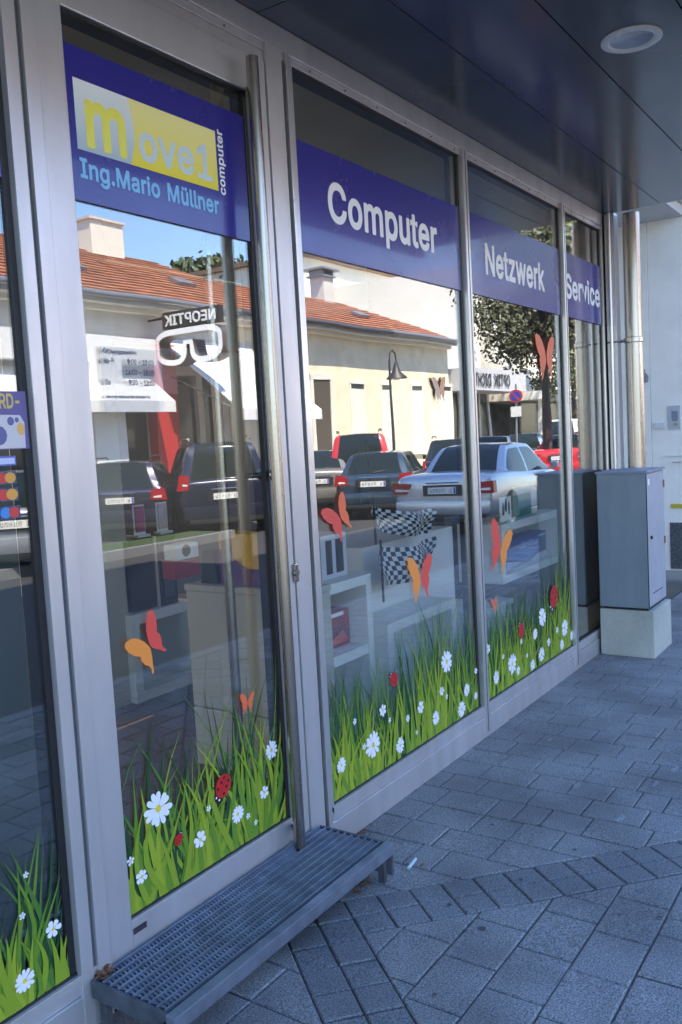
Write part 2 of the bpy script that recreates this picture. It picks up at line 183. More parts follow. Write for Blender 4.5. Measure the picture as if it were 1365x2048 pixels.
m|610|43,-21 32,-10 30,0 30,380 33,391 43,400 53,402 113,402 123,399 133,386 143,386 183,405 213,409 243,406 283,392 313,365 323,362 353,386 383,400 413,408 453,408 483,402 503,394 533,374 547,360 563,334 573,310 578,280 580,0 573,-16 563,-22 493,-23 483,-19 475,-10 473,20 473,250 471,270 462,290 453,298 433,306 403,306 383,298 366,280 358,250 356,-10 343,-21 273,-23 262,-20 253,-10 251,0 250,270 243,286 233,297 213,306 193,307 173,302 156,290 139,260 135,-10 123,-21 113,-23
n|410|43,-21 32,-10 30,0 30,380 33,390 43,400 113,402 123,399 133,386 143,383 193,404 253,406 303,390 331,370 362,330 373,300 380,240 380,110 380,0 373,-16 363,-22 353,-23 293,-23 283,-19 275,-10 273,0 273,230 267,270 253,290 233,302 203,306 183,302 163,291 153,282 146,270 139,250 135,-10 123,-21 113,-23
o|415|174,-28 134,-18 104,-3 74,21 49,52 25,102 15,142 11,182 15,232 21,262 36,302 54,333 96,372 134,395 164,403 204,407 234,405 274,397 314,377 344,352 364,327 379,302 391,272 401,232 404,182 401,142 390,102 366,52 342,22 314,-1 281,-18 244,-28 204,-31|194,71 174,76 162,82 150,92 136,112 128,132 121,162 121,212 131,252 154,287 184,304 224,305 255,292 280,262 291,232 295,212 295,162 284,122 264,92 244,77 234,74 214,70
p|424|43,-164 32,-153 30,-143 30,377 33,390 43,400 53,402 113,402 123,399 143,382 163,395 203,406 263,405 293,396 323,381 352,357 373,332 393,297 403,267 411,227 411,147 393,81 376,47 353,19 326,-3 293,-19 263,-29 203,-30 177,-23 143,-5 137,-13 135,-153 123,-164 113,-166|193,75 163,95 145,127 137,167 137,207 141,237 153,269 168,287 183,298 203,305 223,307 253,300 281,277 299,237 305,187 301,147 285,107 263,83 253,77 233,71 213,71
r|259|43,-21 32,-10 30,0 30,380 33,390 43,400 53,402 113,402 123,399 133,386 183,405 243,407 259,400 265,390 266,320 263,310 253,302 243,299 213,303 173,296 152,280 138,250 135,-10 123,-21 113,-23
s|365|146,-29 106,-19 86,-10 46,21 30,42 21,62 13,92 16,105 26,115 96,130 111,122 125,92 136,80 156,72 186,69 216,74 232,82 241,92 244,102 242,112 233,122 216,130 106,160 81,172 56,191 40,212 28,242 24,272 26,292 34,322 44,342 62,362 86,381 126,399 156,406 206,406 236,402 264,392 286,380 306,364 318,352 336,322 347,292 346,282 338,272 326,267 266,254 251,262 236,288 226,299 206,308 186,310 156,305 146,299 133,282 132,272 138,262 146,256 266,222 296,208 316,192 341,162 348,142 354,112 352,82 342,52 330,32 311,12 276,-11 246,-23 216,-29
t|227|136,-24 106,-15 76,4 59,26 46,56 42,96 42,326 30,326 26,316 16,306 6,304 -4,306 -14,316 -17,326 -17,376 -16,386 -9,396 6,402 16,399 28,386 42,386 43,476 48,486 56,492 126,494 143,486 148,476 149,386 182,386 189,396 206,402 219,396 226,386 227,376 227,326 224,316 216,308 206,304 196,305 186,313 181,326 149,326 150,86 156,75 176,73 206,77 216,72 225,56 236,6 235,-4 230,-14 216,-21 176,-27
u|410|153,-26 123,-18 82,5 63,25 50,45 38,75 31,105 30,145 30,375 31,385 37,395 53,402 113,402 130,395 136,385 137,145 141,115 151,95 173,78 203,73 233,80 253,95 266,115 272,135 273,375 274,385 280,395 293,402 363,401 373,395 379,385 380,-5 373,-16 363,-22 353,-23 293,-23 280,-15 273,-1 243,-16 213,-26 183,-28
v|389|157,-22 142,-10 -6,380 -3,391 7,400 17,402 87,402 97,397 107,382 187,161 197,148 205,170 287,393 297,401 307,402 377,401 391,390 394,380 392,370 247,-10 237,-20 227,-23
w|567|133,-23 123,-18 114,0 2,370 0,380 3,390 13,400 93,401 107,390 163,192 173,182 229,380 233,392 244,400 313,402 323,401 333,394 339,380 393,183 403,190 413,226 457,380 463,394 473,401 483,402 543,402 553,400 563,392 568,380 453,0 443,-18 433,-23 363,-23 353,-18 347,-10 283,212 220,-10 213,-18 203,-23
z|380|32,-21 21,-10 19,0 19,50 24,60 202,290 192,300 52,300 42,301 32,306 25,320 25,380 28,390 40,400 52,402 332,402 342,400 352,391 356,380 353,320 171,80 342,79 352,74 362,60 360,-10 352,-19 342,-23
Ö|533|240,-28 180,-15 140,4 102,33 70,70 50,103 30,153 21,203 17,253 21,303 30,355 49,403 74,443 110,482 140,505 180,523 220,535 260,538 290,537 310,535 350,524 390,506 430,476 460,443 484,403 503,353 513,303 516,253 513,203 503,153 484,103 459,63 430,32 392,3 350,-16 310,-26 270,-30|230,81 200,94 180,108 159,133 142,163 129,213 126,253 135,323 146,353 160,378 180,401 197,413 240,430 270,433 300,428 320,422 350,403 370,382 388,353 405,293 407,253 405,213 398,183 387,153 370,127 340,98 320,87 290,78 260,76|180,551 160,559 139,583 132,613 135,633 140,645 160,666 190,676 210,674 230,665 251,643 259,613 255,593 245,573 230,560 200,550|320,552 299,563 283,583 275,613 279,633 291,653 310,669 340,676 354,673 377,663 394,643 401,623 399,593 389,573 370,557 340,549
ü|410|153,-26 123,-18 82,5 63,25 50,45 38,75 31,105 30,145 30,375 31,385 37,395 53,402 113,402 130,395 136,385 137,145 141,115 151,95 173,78 203,73 233,80 253,95 266,115 272,135 273,375 274,385 280,395 293,402 363,401 373,395 379,385 380,-5 373,-16 363,-22 353,-23 293,-23 280,-15 273,-1 243,-16 213,-26 183,-28|113,423 92,435 76,455 71,475 71,495 79,515 93,533 113,543 143,545 173,532 187,515 195,495 194,465 183,445 163,428 143,421|253,424 233,437 220,455 214,475 215,495 223,515 233,529 263,545 284,545 312,535 331,515 339,495 338,465 327,445 303,426 273,420""".split('\n'):
    q = ln.split('|'); GLYPH[q[0]] = (int(q[1]), [[tuple(int(c) for c in p.split(',')) for p in L.split(' ')] for L in q[2:]])
def text(name, s, m, parent, fn, caph, width=None, x0=0, z0=0, bold=.0, depth=.0, slant=0):
    """letters as filled outlines; caph = height of a capital, bold widens the strokes"""
    cu = bpy.data.curves.new('letters', 'CURVE'); cu.dimensions = '2D'; cu.fill_mode = 'BOTH'; adv = 0
    for ch in s:
        if ch == ' ': adv += .28; continue
        a, loops = GLYPH[ch]
        for L in loops:
            sp = cu.splines.new('POLY'); sp.points.add(len(L)-1); sp.use_cyclic_u = True
            for k_, (px, py) in enumerate(L): sp.points[k_].co = (adv+px/1000, py/1000, 0, 1)
        adv += a/1000+.012
    ob = bpy.data.objects.new('letters', cu); COL.objects.link(ob); bpy.context.view_layer.update()
    me = bpy.data.meshes.new_from_object(ob.evaluated_get(bpy.context.evaluated_depsgraph_get())); bpy.data.objects.remove(ob)
    H = max(p[1] for p in GLYPH['H'][1][0])/1000; xs = [v.co.x for v in me.vertices]; a, b = min(xs), max(xs); ky = caph/H; kx = width/(b-a) if width else ky
    for v in me.vertices: v.co = Vector(fn((v.co.x-a)*kx+x0, v.co.y*ky+z0, 0))
    me.materials.clear(); me.materials.append(m); me.name = name
    o = bpy.data.objects.new(name, me); COL.objects.link(o); o.parent = parent
    if depth:
        bm = bmesh.new(); bm.from_mesh(me); g = bmesh.ops.extrude_face_region(bm, geom=bm.faces[:]); dv = Vector(fn(0, 0, depth))-Vector(fn(0, 0, 0))
        bmesh.ops.translate(bm, verts=[e for e in g['geom'] if isinstance(e, bmesh.types.BMVert)], vec=dv); bm.to_mesh(me); bm.free()
    return o
# ------------------------------------------------------------------ materials
ALU = mat('anodised_aluminium', (.60, .575, .575), .38, .6, .5, stain=.05, noise=.09, nscale=8, stretch=(1, 1, .15), bump=.03, bscale=200)
ALU2 = mat('aluminium_cap', (.68, .66, .65), .3, .75, .5, noise=.06, nscale=10, stretch=(1, 1, .2))
BLACK = mat('rubber_gasket', (.012, .012, .014), .5)
STEEL = mat('brushed_steel', (.44, .40, .35), .26, 1, noise=.08, nscale=30, stretch=(1, 1, .05))
SOFF = mat('soffit_sheet', (.085, .095, .115), .16, .25, .6, noise=.08, nscale=3, bump=.02, bscale=4)
GALV = mat('galvanised_steel', (.22, .25, .31), .42, .6, noise=.2, nscale=14, bump=.1, bscale=40)
GALVD = mat('galvanised_dark', (.09, .10, .12), .6, .4, noise=.3, nscale=20)
JOINT = mat('joint_sand', (.075, .07, .062), .95, noise=.4, nscale=60, bump=.5, bscale=120)
PAVE = mat('concrete_paver', (.192, .192, .192), .88, noise=.6, nscale=190, bump=.8, bscale=260, island=.27, stain=.30)
PAVED = mat('dark_concrete_paver', (.150, .154, .160), .86, noise=.6, nscale=190, bump=.8, bscale=260, island=.22, stain=.30)
WHITEW = mat('white_render', (.87, .83, .75), .8, noise=.06, nscale=3, bump=.2, bscale=90)
GLASS = glass_mat('window_glass', (.95, .97, .96), .14, .74, .08)
VBLUE = mat('blue_vinyl', (.030, .026, .24), .25, coat=.4, noise=.05, nscale=5)
VWHITE = mat('white_vinyl', (.86, .84, .82), .5)
WHITE = mat('white_laminate', (.84, .85, .79), .45, noise=.04, nscale=5)
INTW = mat('interior_plaster', (.50, .46, .37), .9, noise=.05, nscale=3)
FLOORM = mat('brown_carpet', (.11, .075, .055), .95, noise=.25, nscale=90)
BLK = mat('black_plastic', (.012, .013, .014), .35)
# ================================================================== OUR STREET SIDE
# ground below everything
gnd = MB().add([(-200, -200, -.16), (300, -200, -.16), (300, 200, -.16), (-200, 200, -.16)], [(0, 1, 2, 3)]).build('ground', mat('earth', (.12, .11, .09), .95, noise=.2, nscale=1)); tag(gnd, kind='structure')
road = MB().add([(-60, -9.6, -.12), (120, -9.6, -.12), (120, -2.72, -.12), (-60, -2.72, -.12)], [(0, 1, 2, 3)]).build('road', mat('asphalt', (.035, .035, .037), .9, noise=.25, nscale=60, bump=.5, bscale=150)); tag(road, kind='structure')
bay = box('parking_strip', (-60, -13.0, -.3), (120, -9.6, -.115), mat('asphalt_bay', (.06, .058, .056), .9, noise=.3, nscale=40)); tag(bay, kind='structure')
far_pv = box('far_pavement', (-60, -15.2, -.3), (120, -13.0, 0), mat('far_paving', (.33, .31, .28), .9, noise=.2, nscale=8)); tag(far_pv, kind='structure')
verge = box('grass_verge', (-20, -9.55, -.2), (11.8, -8.75, .02), mat('grass_ground', (.035, .06, .015), .95, noise=.4, nscale=30, bump=1, bscale=60)); tag(verge, kind='structure')
kb = empty('kerb', (0, 0, 0)); tag(kb, kind='structure')
k = MB()
for i in range(40): k.box((-8+i*1.0+.004, -2.72, -.3), (-7-.004+i*1.0, -2.602, .0), 0, .01)
k.build('kerb_stone', mat('kerb_granite', (.17, .17, .18), .8, noise=.25, nscale=90), kb); kb.children[0]['kind'] = 'stuff'
kv = MB()
for i in range(34): kv.box((-22+i*1.0+.004, -8.75, -.3), (-21-.004+i*1.0, -8.62, .03), 0, .01)
o_ = kv.build('far_kerb', MAT['kerb_granite']); tag(o_, kind='structure')
# ---- pavement with individual stones
pav = empty('pavement'); tag(pav, kind='structure')
bed = box('joint_bed', (-8, -2.602, -.3), (32, .02, -.008), JOINT, pav)
def clip(poly, a, b, c):      # keep a*x+b*y+c >= 0
    out = []
    for i in range(len(poly)):
        p, q = poly[i], poly[(i+1) % len(poly)]; dp = a*p[0]+b*p[1]+c; dq = a*q[0]+b*q[1]+c
        if dp >= 0: out.append(p)
        if dp*dq < 0: t = dp/(dp-dq); out.append((p[0]+(q[0]-p[0])*t, p[1]+(q[1]-p[1])*t))
    return out
def hp(p, q, s=1):            # half plane left of p->q
    a, b = -(q[1]-p[1]), q[0]-p[0]; l = math.hypot(a, b)*s; a, b = a/l, b/l
    return (a, b, -(a*p[0]+b*p[1]))
def area(P): return abs(sum(P[i][0]*P[(i+1) % len(P)][1]-P[(i+1) % len(P)][0]*P[i][1] for i in range(len(P))))/2
def inset(P, d):
    if sum(P[i][0]*P[(i+1) % len(P)][1]-P[(i+1) % len(P)][0]*P[i][1] for i in range(len(P))) < 0: P = P[::-1]
    Q = list(P)
    for i in range(len(P)):
        a, b, c = hp(P[i], P[(i+1) % len(P)])
        Q = clip(Q, a, b, c-d)
        if len(Q) < 3: return []
    return Q
# direction of the dark bands
A0 = (2.305, -.245); da = (.0862, -.0790); db = (-.0737, -.0915)
nA = 38; nB = 60
lnAu = ((A0[0], A0[1]), (A0[0]+da[0], A0[1]+da[1]))                          # upper edge of band A
lnAl = ((A0[0]+2*db[0]*.9, A0[1]+2*db[1]*.9), (A0[0]+2*db[0]*.9+da[0], A0[1]+2*db[1]*.9+da[1]))
lnBm = ((A0[0], A0[1]), (A0[0]+db[0], A0[1]+db[1]))
lnBl = ((A0[0]-2*.98*da[0]+2*db[0], A0[1]-2*.98*da[1]+2*db[1]), (A0[0]-2*.98*da[0]+3*db[0], A0[1]-2*.98*da[1]+3*db[1]))
stones = []    # (poly, kind)
def pt(i, j): return (A0[0]+da[0]*i+db[0]*j, A0[1]+da[1]*i+db[1]*j)
def okp(P):
    P = clip(P, 0, 1, 2.6); return clip(P, 0, -1, -.002) if P else P
bk = .9
for i in range(-3, 30):
    for j in (0, 1):
        P = okp([pt(i, j*bk), pt(i+1, j*bk), pt(i+1, (j+1)*bk), pt(i, (j+1)*bk)])
        if len(P) > 2 and i >= 0: stones.append((P, 1))
for j in range(0, 26):
    for i in (-2, -1):
        P = okp([pt(i, j*1.0), pt(i+1, j*1.0), pt(i+1, j+1), pt(i, j+1)])
        if len(P) > 2: stones.append((P, 1))
    if j >= 2:
        pass
def strips(axis, lo, hi, t0, t1, hps, w, lens, seed, off=0.):
    """strips of width w; axis 0: strip is an x interval running along y"""
    R_ = random.Random(seed); s = lo
    while s < hi:
        e = s+w; base = [(s, t0), (e, t0), (e, t1), (s, t1)] if axis == 0 else [(t0, s), (t0, e), (t1, e), (t1, s)]
        P = base
        for h in hps:
            if len(P) > 2: P = clip(P, *h)
        if len(P) > 2 and area(P) > .003:
            c = [p[1-axis] for p in P]; a, b = min(c), max(c); t = b if axis == 0 else a; sg = -1 if axis == 0 else 1; end = a if axis == 0 else b
            t += sg*(-R_.random()*.1)
            while (end-t)*sg > .002:
                L = R_.choice(lens); n = t+sg*L
                if (end-n)*sg < .13: n = end+sg*.01
                u0, u1 = min(t, n), max(t, n)
                Q = clip(clip(P, *((0, 1, -u0) if axis == 0 else (1, 0, -u0))) or [], *((0, -1, u1) if axis == 0 else (-1, 0, u1))) if True else P
                if len(Q) > 2 and area(Q) > .0018: stones.append((Q, 0))
                t = n
        s = e
cxp = lambda l, s: hp(l[0], l[1], s)
# field 1: between facade and band A (x strips)
strips(0, 2.29, 12.1, 0, -2.6, [cxp(lnAu, 1), (1, 0, -2.30+0), (0, -1, -.003)], .1685, [.115, .17, .17, .235, .235], 3)
# field 2: below band A, right of band B (y strips)
b2 = pt(0, 1.8); lnB0 = (b2, (b2[0]+db[0], b2[1]+db[1]))
lnAl2 = (pt(0, 1.8), pt(1, 1.8))
strips(1, -2.6, -.4, 1.0, 6.0, [hp(lnAl2[0], lnAl2[1], -1), hp(pt(0, 0), pt(0, 1), 1)], .1745, [.115, .23, .23], 5)
# field 3: left of band B (below the step)
strips(0, -2.0, 2.35, 0, -2.6, [hp(pt(-2, 0), pt(-2, 1), -1), (0, -1, -.003)], .17, [.17, .235, .235], 9)
def dist(P):
    x = sum(p[0] for p in P)/len(P); y = sum(p[1] for p in P)/len(P); return x, y
def stone_geo(mb, P, rr):
    j_ = rr.uniform(.0016, .0034); P1 = inset(P, j_); P2 = inset(P, j_+.0045)
    if len(P2) != len(P1) or len(P2) < 3: return False
    dz = rr.uniform(-.0022, .0012); tx, ty = rr.uniform(-.011, .011), rr.uniform(-.011, .011); cx, cy = dist(P1)
    n = len(P1); f = lambda p, z: (p[0], p[1], z+dz+tx*(p[0]-cx)+ty*(p[1]-cy))
    vv = [f(p, 0) for p in P2]+[f(p, -.0042) for p in P1]+[f(p, -.05) for p in P1]
    fs = [tuple(range(n))]+[(i+n, (i+1) % n+n, (i+1) % n, i) for i in range(n)]+[(i+2*n, (i+1) % n+2*n, (i+1) % n+n, i+n) for i in range(n)]
    mb.add(vv, fs); return True
def vis(P):
    x, y = dist(P); return -(x-.9) if (1.3 < x < 7.2 and -.56*(x)+.0 < y-.0 and y > -2.3 and y > -1.7-.0*x) else -99
sr = random.Random(11)
seen = [(math.hypot(*dist(P)), P, kd) for P, kd in stones]
def inview(P):
    x, y = dist(P); v = Vector((x, y, 0))-Vector(CAM_P); z = v.dot(Vector(CAM_F))
    return z > .2 and abs(v.dot(Vector(CAM_R))/z) < .42 and abs(v.dot(Vector(CAM_U))/z) < .62
seen.sort(key=lambda t: t[0]); cnt = {0: 0, 1: 0}; rest = {0: MB(), 1: MB()}
for d_, P, kd in seen:
    if inview(P) and cnt[kd] < (215 if kd == 0 else 80):
        mb = MB()
        if stone_geo(mb, P, sr): mb.build('paving_stone' if kd == 0 else 'small_dark_paving_stone', PAVED if kd else PAVE, pav); cnt[kd] += 1
    else: stone_geo(rest[kd], P, sr)
for kd in (0, 1):
    o = rest[kd].build('far_paving_stones' if kd == 0 else 'far_dark_paving_stones', PAVED if kd else PAVE, pav); o['kind'] = 'stuff'
print('stones', len(stones), cnt)

# ---- the building
bld = empty('shop_building', (0, 0, 0), label='shop building whose ground floor carries the glazed shopfront under a dark soffit', cat='building')
box('upper_storeys', (-10, -1.40, 3.10), (6.22, 3.1, 12.4), WHITEW, bld)  # unseen storeys, made taller so their shadow reaches across the road
box('upper_storeys', (6.22, -.0, 3.72), (14, 10, 12.4), WHITEW, bld)
box('floor_slab', (-10, .01, -.3), (6.16, 7.5, .12), FLOORM, bld)
box('back_wall', (-10, 6.5, .12), (6.16, 6.7, 3.1), INTW, bld)
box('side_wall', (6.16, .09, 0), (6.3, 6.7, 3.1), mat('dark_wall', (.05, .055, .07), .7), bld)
box('inner_ceiling', (-10, .075, 2.96), (6.16, 3.095, 3.09), INTW, bld)
fm_ = bpy.data.materials.new('added_fill_skylight'); fm_.use_nodes = True; t_ = fm_.node_tree; tb_ = t_.nodes.new('ShaderNodeBsdfTranslucent'); tb_.inputs[0].default_value = (.34, .31, .27, 1)
t_.links.new(tb_.outputs[0], [x for x in t_.nodes if x.type == 'OUTPUT_MATERIAL'][0].inputs[0])
MB().add([(-8, 3.32, 3.0), (6.1, 3.32, 3.0), (6.1, 6.48, 3.0), (-8, 6.48, 3.0)], [(0, 1, 2, 3)]).build('skylight', fm_, bld)  # unseen translucent panel, added to let extra light into the shop
box('skylight_screen_beam', (-10, 3.1, 2.38), (6.16, 3.3, 2.96), INTW, bld)  # added beam, hides the light-giving roof panel from the camera
for i in range(10): box('fill_skylight_bar', (-8+i*1.5, 3.32, 2.95), (-7.94+i*1.5, 6.48, 2.995), INTW, bld)  # bars belong to the added roof panel
# soffit panels: 0.37 m wide boards
sf = empty('soffit', (0, 0, 3.01), label='dark glossy metal soffit panels above the shopfront', cat='soffit')
ys = [-.006, -.395, -.78, -1.165, -1.40]
for i in range(4):
    for (a, b) in ((-4, -.9), (-.9, 2.43), (2.43, 6.2)):
        MB().box((a+.0025, ys[i]-.0025, 0), (b-.0025, ys[i+1]+.0025, .03), 0, .0015).build('soffit_panel', SOFF, sf)
box('soffit_edge', (-4, -1.45, -.06), (6.22, -1.405, .2), ALU, sf)
box('soffit_backing', (-4, -1.40, .034), (6.2, -.002, .06), BLACK, sf)
# downlight
dl = empty('downlight', (3.509, -.955, 3.01), label='round recessed downlight with white rim in the dark soffit', cat='ceiling light')
MB().lathe([(.112, .0), (.112, -.006), (.104, -.010), (.086, -.009), (.080, -.003), (.080, .0)], (0, 0, 0), n=48).build('rim', mat('light_rim', (.86, .82, .74), .4), dl, smooth=True)
MB().lathe([(.080, -.003), (.076, -.001), (.0, -.0005)], (0, 0, 0), n=40).build('diffuser', mat('frosted_diffuser', (.42, .46, .52), .25, noise=.2, nscale=12), dl, smooth=True)
# right-hand wing: wall facing the camera with lighter soffit
wing = empty('neighbour_wall', (9.4, 0, 0), label='white rendered wall of the recess beyond the drainpipe', cat='wall')
box('wall', (0, -.9, 0), (.3, .527, 3.6), WHITEW, wing)
box('wall_return', (-.012, .531, 0), (.3, 1.4, 3.6), WHITEW, wing)
box('ledge', (-.012, -.9, 1.195), (-.001, .40, 1.21), WHITEW, wing)
box('plinth_panel', (-.014, -.9, .02), (-.001, (0.3634, 0.5048)[0], .505), mat('granite_plinth', (.09, .095, .105), .5, noise=.5, nscale=50), wing)
box('small_vent', (-.013, .24, 1.13), (-.001, .33, 1.137), mat('grey_metal', (.3, .3, .32), .5), wing)
box('recess_soffit', (6.22-9.4, .17, 3.6), (0, 3, 3.7), mat('light_soffit', (.50, .50, .49), .8, noise=.05, nscale=3), wing)
box('recess_back', (6.3-9.4, 1.4, 0), (.3, 1.6, 3.6), WHITEW, wing)
box('intercom', (9.386, (0.2378, 1.4729)[0], (0.2378, 1.4729)[1]), (9.4, (0.361, 1.7163)[0], (0.361, 1.7163)[1]), mat('intercom_frame', (.55, .57, .60), .4, .3), None, .003, label='grey intercom panel on the white wall', cat='intercom')
ic = bpy.data.objects['intercom']
box('speaker_panel', (9.380, .262, 1.56), (9.3862, .318, 1.66), mat('intercom_dark', (.22, .25, .3), .4), ic)
box('name_plate', (9.380, .262, 1.515), (9.3862, .30, 1.535), mat('brass', (.55, .42, .18), .4, .5), ic)
box('cable_box', (9.37, .39, 1.49), (9.4, .49, 1.55), mat('cable_box_white', (.68, .69, .70), .5), None, .004, label='small white cable box beside the intercom', cat='junction box')
box('yellow_sign', (9.390, .2, .655), (9.4, .35, .70), mat('yellow_plate', (.55, .42, .04), .5), None, label='small yellow plate low on the white wall', cat='sign')
w_ = empty('wall_lamp', (9.34, .585, 2.02), label='small dark wall lamp on the white wall return beyond the drainpipe', cat='wall lamp')
MB().lathe([(.0, -.05), (.045, -.045), (.05, .02), (.02, .06), (0, .06)], (0, 0, 0), n=14).build('shade', mat('lamp_grey', (.2, .2, .21), .5), w_, smooth=True)
MB().tube([(0, 0, .04), (.02, 0, .09), (.06, 0, .07)], .009, 8).build('bracket', MAT['lamp_grey'], w_)
MB().lathe([(0, -.10), (.03, -.09), (.028, -.05)], (0, 0, 0), n=12).build('bulb', mat('bulb_white', (.7, .66, .6), .3), w_, smooth=True)
# corner post and downpipe
cp = empty('corner_post', (6.2, 0, 0), label='grey sheet-metal corner post at the end of the shopfront', cat='post')
box('cladding', (-.03, -.088, 0), (.06, -.02, 2.125), ALU, cp, .003)
box('cladding', (-.03, -.088, 2.133), (.06, -.02, 3.008), ALU, cp, .003)
box('joint', (-.026, -.085, 2.124), (.056, -.021, 2.134), BLACK, cp)
MB().tube([(-.045, -.055, .0), (-.045, -.055, 3.008)], .011, 10).build('edge_rod', ALU2, cp, smooth=True)
box('back_plate', (-.02, -.02, 0), (.09, .09, 3.008), BLACK, cp)
dp = empty('drainpipe', (6.30, -.165, 0), label='round steel drainpipe beside the corner post', cat='drainpipe')
MB().tube([(0, 0, 0), (0, 0, 2.16)], .061, 28).build('pipe', STEEL, dp, smooth=True)
MB().tube([(0, 0, 2.16), (0, 0, 3.009)], .059, 28).build('pipe', STEEL, dp, smooth=True)
MB().lathe([(.062, 2.12), (.067, 2.125), (.067, 2.155), (.062, 2.16)], (0, 0, 0), n=28).build('collar', STEEL, dp, smooth=True)
MB().box((-.01, .05, 2.13), (.01, .11, 2.15)).build('bracket', STEEL, dp)
# electrical cabinet
cb = empty('utility_cabinet', (5.79, -.2, 0), label='grey metal utility cabinet on a concrete base at the end of the shopfront', cat='utility cabinet')
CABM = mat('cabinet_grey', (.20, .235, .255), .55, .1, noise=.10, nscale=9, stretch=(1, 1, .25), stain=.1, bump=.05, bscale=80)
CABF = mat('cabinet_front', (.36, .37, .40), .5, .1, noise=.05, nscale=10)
BASE = mat('base_concrete', (.40, .40, .34), .85, noise=.05, nscale=40, stain=.18, bump=.3, bscale=120)
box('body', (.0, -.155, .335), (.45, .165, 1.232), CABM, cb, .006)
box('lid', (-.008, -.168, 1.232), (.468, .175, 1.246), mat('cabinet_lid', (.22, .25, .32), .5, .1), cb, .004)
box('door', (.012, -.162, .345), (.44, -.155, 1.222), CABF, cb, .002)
box('base', (.006, -.185, 0), (.47, .17, .318), BASE, cb, .008)
box('base_gap', (.02, -.15, .318), (.44, .15, .336), BLACK, cb)
MB().tube([(.08, -.162, .80), (.08, -.172, .80)], .012, 12).build('lock', BLK, cb)
box('hinge', (.415, -.170, 1.11), (.43, -.162, 1.16), mat('rust', (.28, .14, .06), .8), cb)
box('hinge', (.415, -.170, .72), (.43, -.162, .77), MAT['rust'], cb)
for i in range(5): box('vent_slot', (.10+i*.05, -.1645, .42), (.135+i*.05, -.1618, .425), BLACK, cb)
box('door_gap', (.006, -.1605, .34), (.0115, -.1545, 1.225), BLACK, cb)
box('sticker', (.03, -.1642, 1.15), (.07, -.1625, 1.19), VWHITE, cb)

# ---- shopfront frame
XL, XD0, XD1, P2L, P2R, P3L, P3R, P4L, P4R = 1.402, 1.600, 2.354, 2.615, 3.940, 4.013, 5.326, 5.383, 6.135
ZT, ZB = 2.922, .167
fr = empty('shopfront_frame', (0, 0, 0), label='silver aluminium framing with header and sill around door and windows', cat='window frame')
MB().box((-4, -.012, 2.925), (6.16, .07, 3.008), 0, .003).box((-4, -.004, 2.899), (6.16, .07, 2.9249), 0, .002).build('header', ALU, fr)
MB().box((-4, .002, 2.892), (1.41, .07, 2.8985)).box((2.6, .002, 2.892), (6.14, .07, 2.8985)).build('header_gasket', BLACK, fr)
for a, b in ((-4, 1.508), (2.578, 6.16)):
    MB().box((a, -.014, .0), (b, .07, .105), 0, .003).box((a, -.006, .107), (b, .07, .138), 0, .002).box((a, -.010, .140), (b, .07, .163), 0, .002).build('sill', ALU, fr)
    box('sill_gasket', (a, .002, .163), (b, .07, .1705), BLACK, fr)
def mull(x0, x1, proud=.022):
    MB().box((x0, -proud, .02), (x1, .07, 2.93), 0, .004).build('mullion', ALU2, fr)
    box('mullion_groove', ((x0+x1)/2-.003, -proud-.0012, .03), ((x0+x1)/2+.003, -proud+.002, 2.92), mat('groove', (.09, .09, .10), .6), fr)
mull(3.958, 4.008); mull(5.336, 5.379)
for x in (3.958, 5.336): box('gasket', (x-.021, .006, .165), (x-.0005, .07, 2.90), BLACK, fr)
MB().box((6.137, -.012, .02), (6.158, .07, 2.93), 0, .003).build('mullion', ALU2, fr)
box('gasket', (6.116, .006, .165), (6.1365, .07, 2.90), BLACK, fr)
# left post group
MB().box((1.408, -.016, .02), (1.448, .07, 2.93), 0, .003).build('mullion', ALU, fr)
MB().box((1.449, -.006, .02), (1.462, .07, 2.93)).build('mullion_groove', MAT['groove'], fr)
MB().box((1.463, -.018, .02), (1.508, .07, 2.93), 0, .003).build('mullion', ALU, fr)
box('gasket', (1.386, .006, .165), (1.4075, .07, 2.90), BLACK, fr)
# right door post group
MB().box((2.459, -.014, .02), (2.548, .07, 2.93), 0, .003).build('door_post', ALU, fr)
box('gasket', (2.5485, -.003, .02), (2.566, .07, 2.93), BLACK, fr)
MB().box((2.5665, -.018, .02), (2.589, .07, 2.93), 0, .003).box((2.5905, -.010, .02), (2.613, .07, 2.93), 0, .003).build('mullion', ALU2, fr)
MB().box((1.509, .003, 2.80), (2.458, .07, 2.898)).build('door_head', ALU, fr)
sc_ = MB()
for i in range(34):
    x = -1.5+i*.235
    if not 1.3 < x < 1.6: sc_.lathe([(.0, -.0035), (.0045, -.003), (.0045, 0)], (x, -.0045, 2.912), 'Y', 8)
sc_.build('screws', mat('screw', (.18, .17, .16), .5, .5), fr)['kind'] = 'stuff'

# ---- panes, bands and stickers
GREENS = [mat('blade_%s' % n, c, .5) for n, c in (('lime', (.22, .31, .018)), ('leaf', (.12, .23, .018)), ('fresh', (.28, .36, .022)), ('mid', (.065, .17, .025)), ('deep', (.014, .06, .018)))]
def grad_mat(name, col, z0, z1, amax, pw=1.):
    m = bpy.data.materials.new(name); m.use_nodes = True; t = m.node_tree; n = t.nodes; b = n['Principled BSDF']; b.inputs['Base Color'].default_value = (*col, 1); b.inputs['Roughness'].default_value = .6
    g = n.new('ShaderNodeNewGeometry'); s = n.new('ShaderNodeSeparateXYZ'); t.links.new(g.outputs['Position'], s.inputs[0]); r = n.new('ShaderNodeMapRange')
    r.inputs[1].default_value = z0; r.inputs[2].default_value = z1; r.inputs[3].default_value = amax; r.inputs[4].default_value = 0; t.links.new(s.outputs['Z'], r.inputs[0]); t.links.new(r.outputs[0], b.inputs['Alpha']); return m
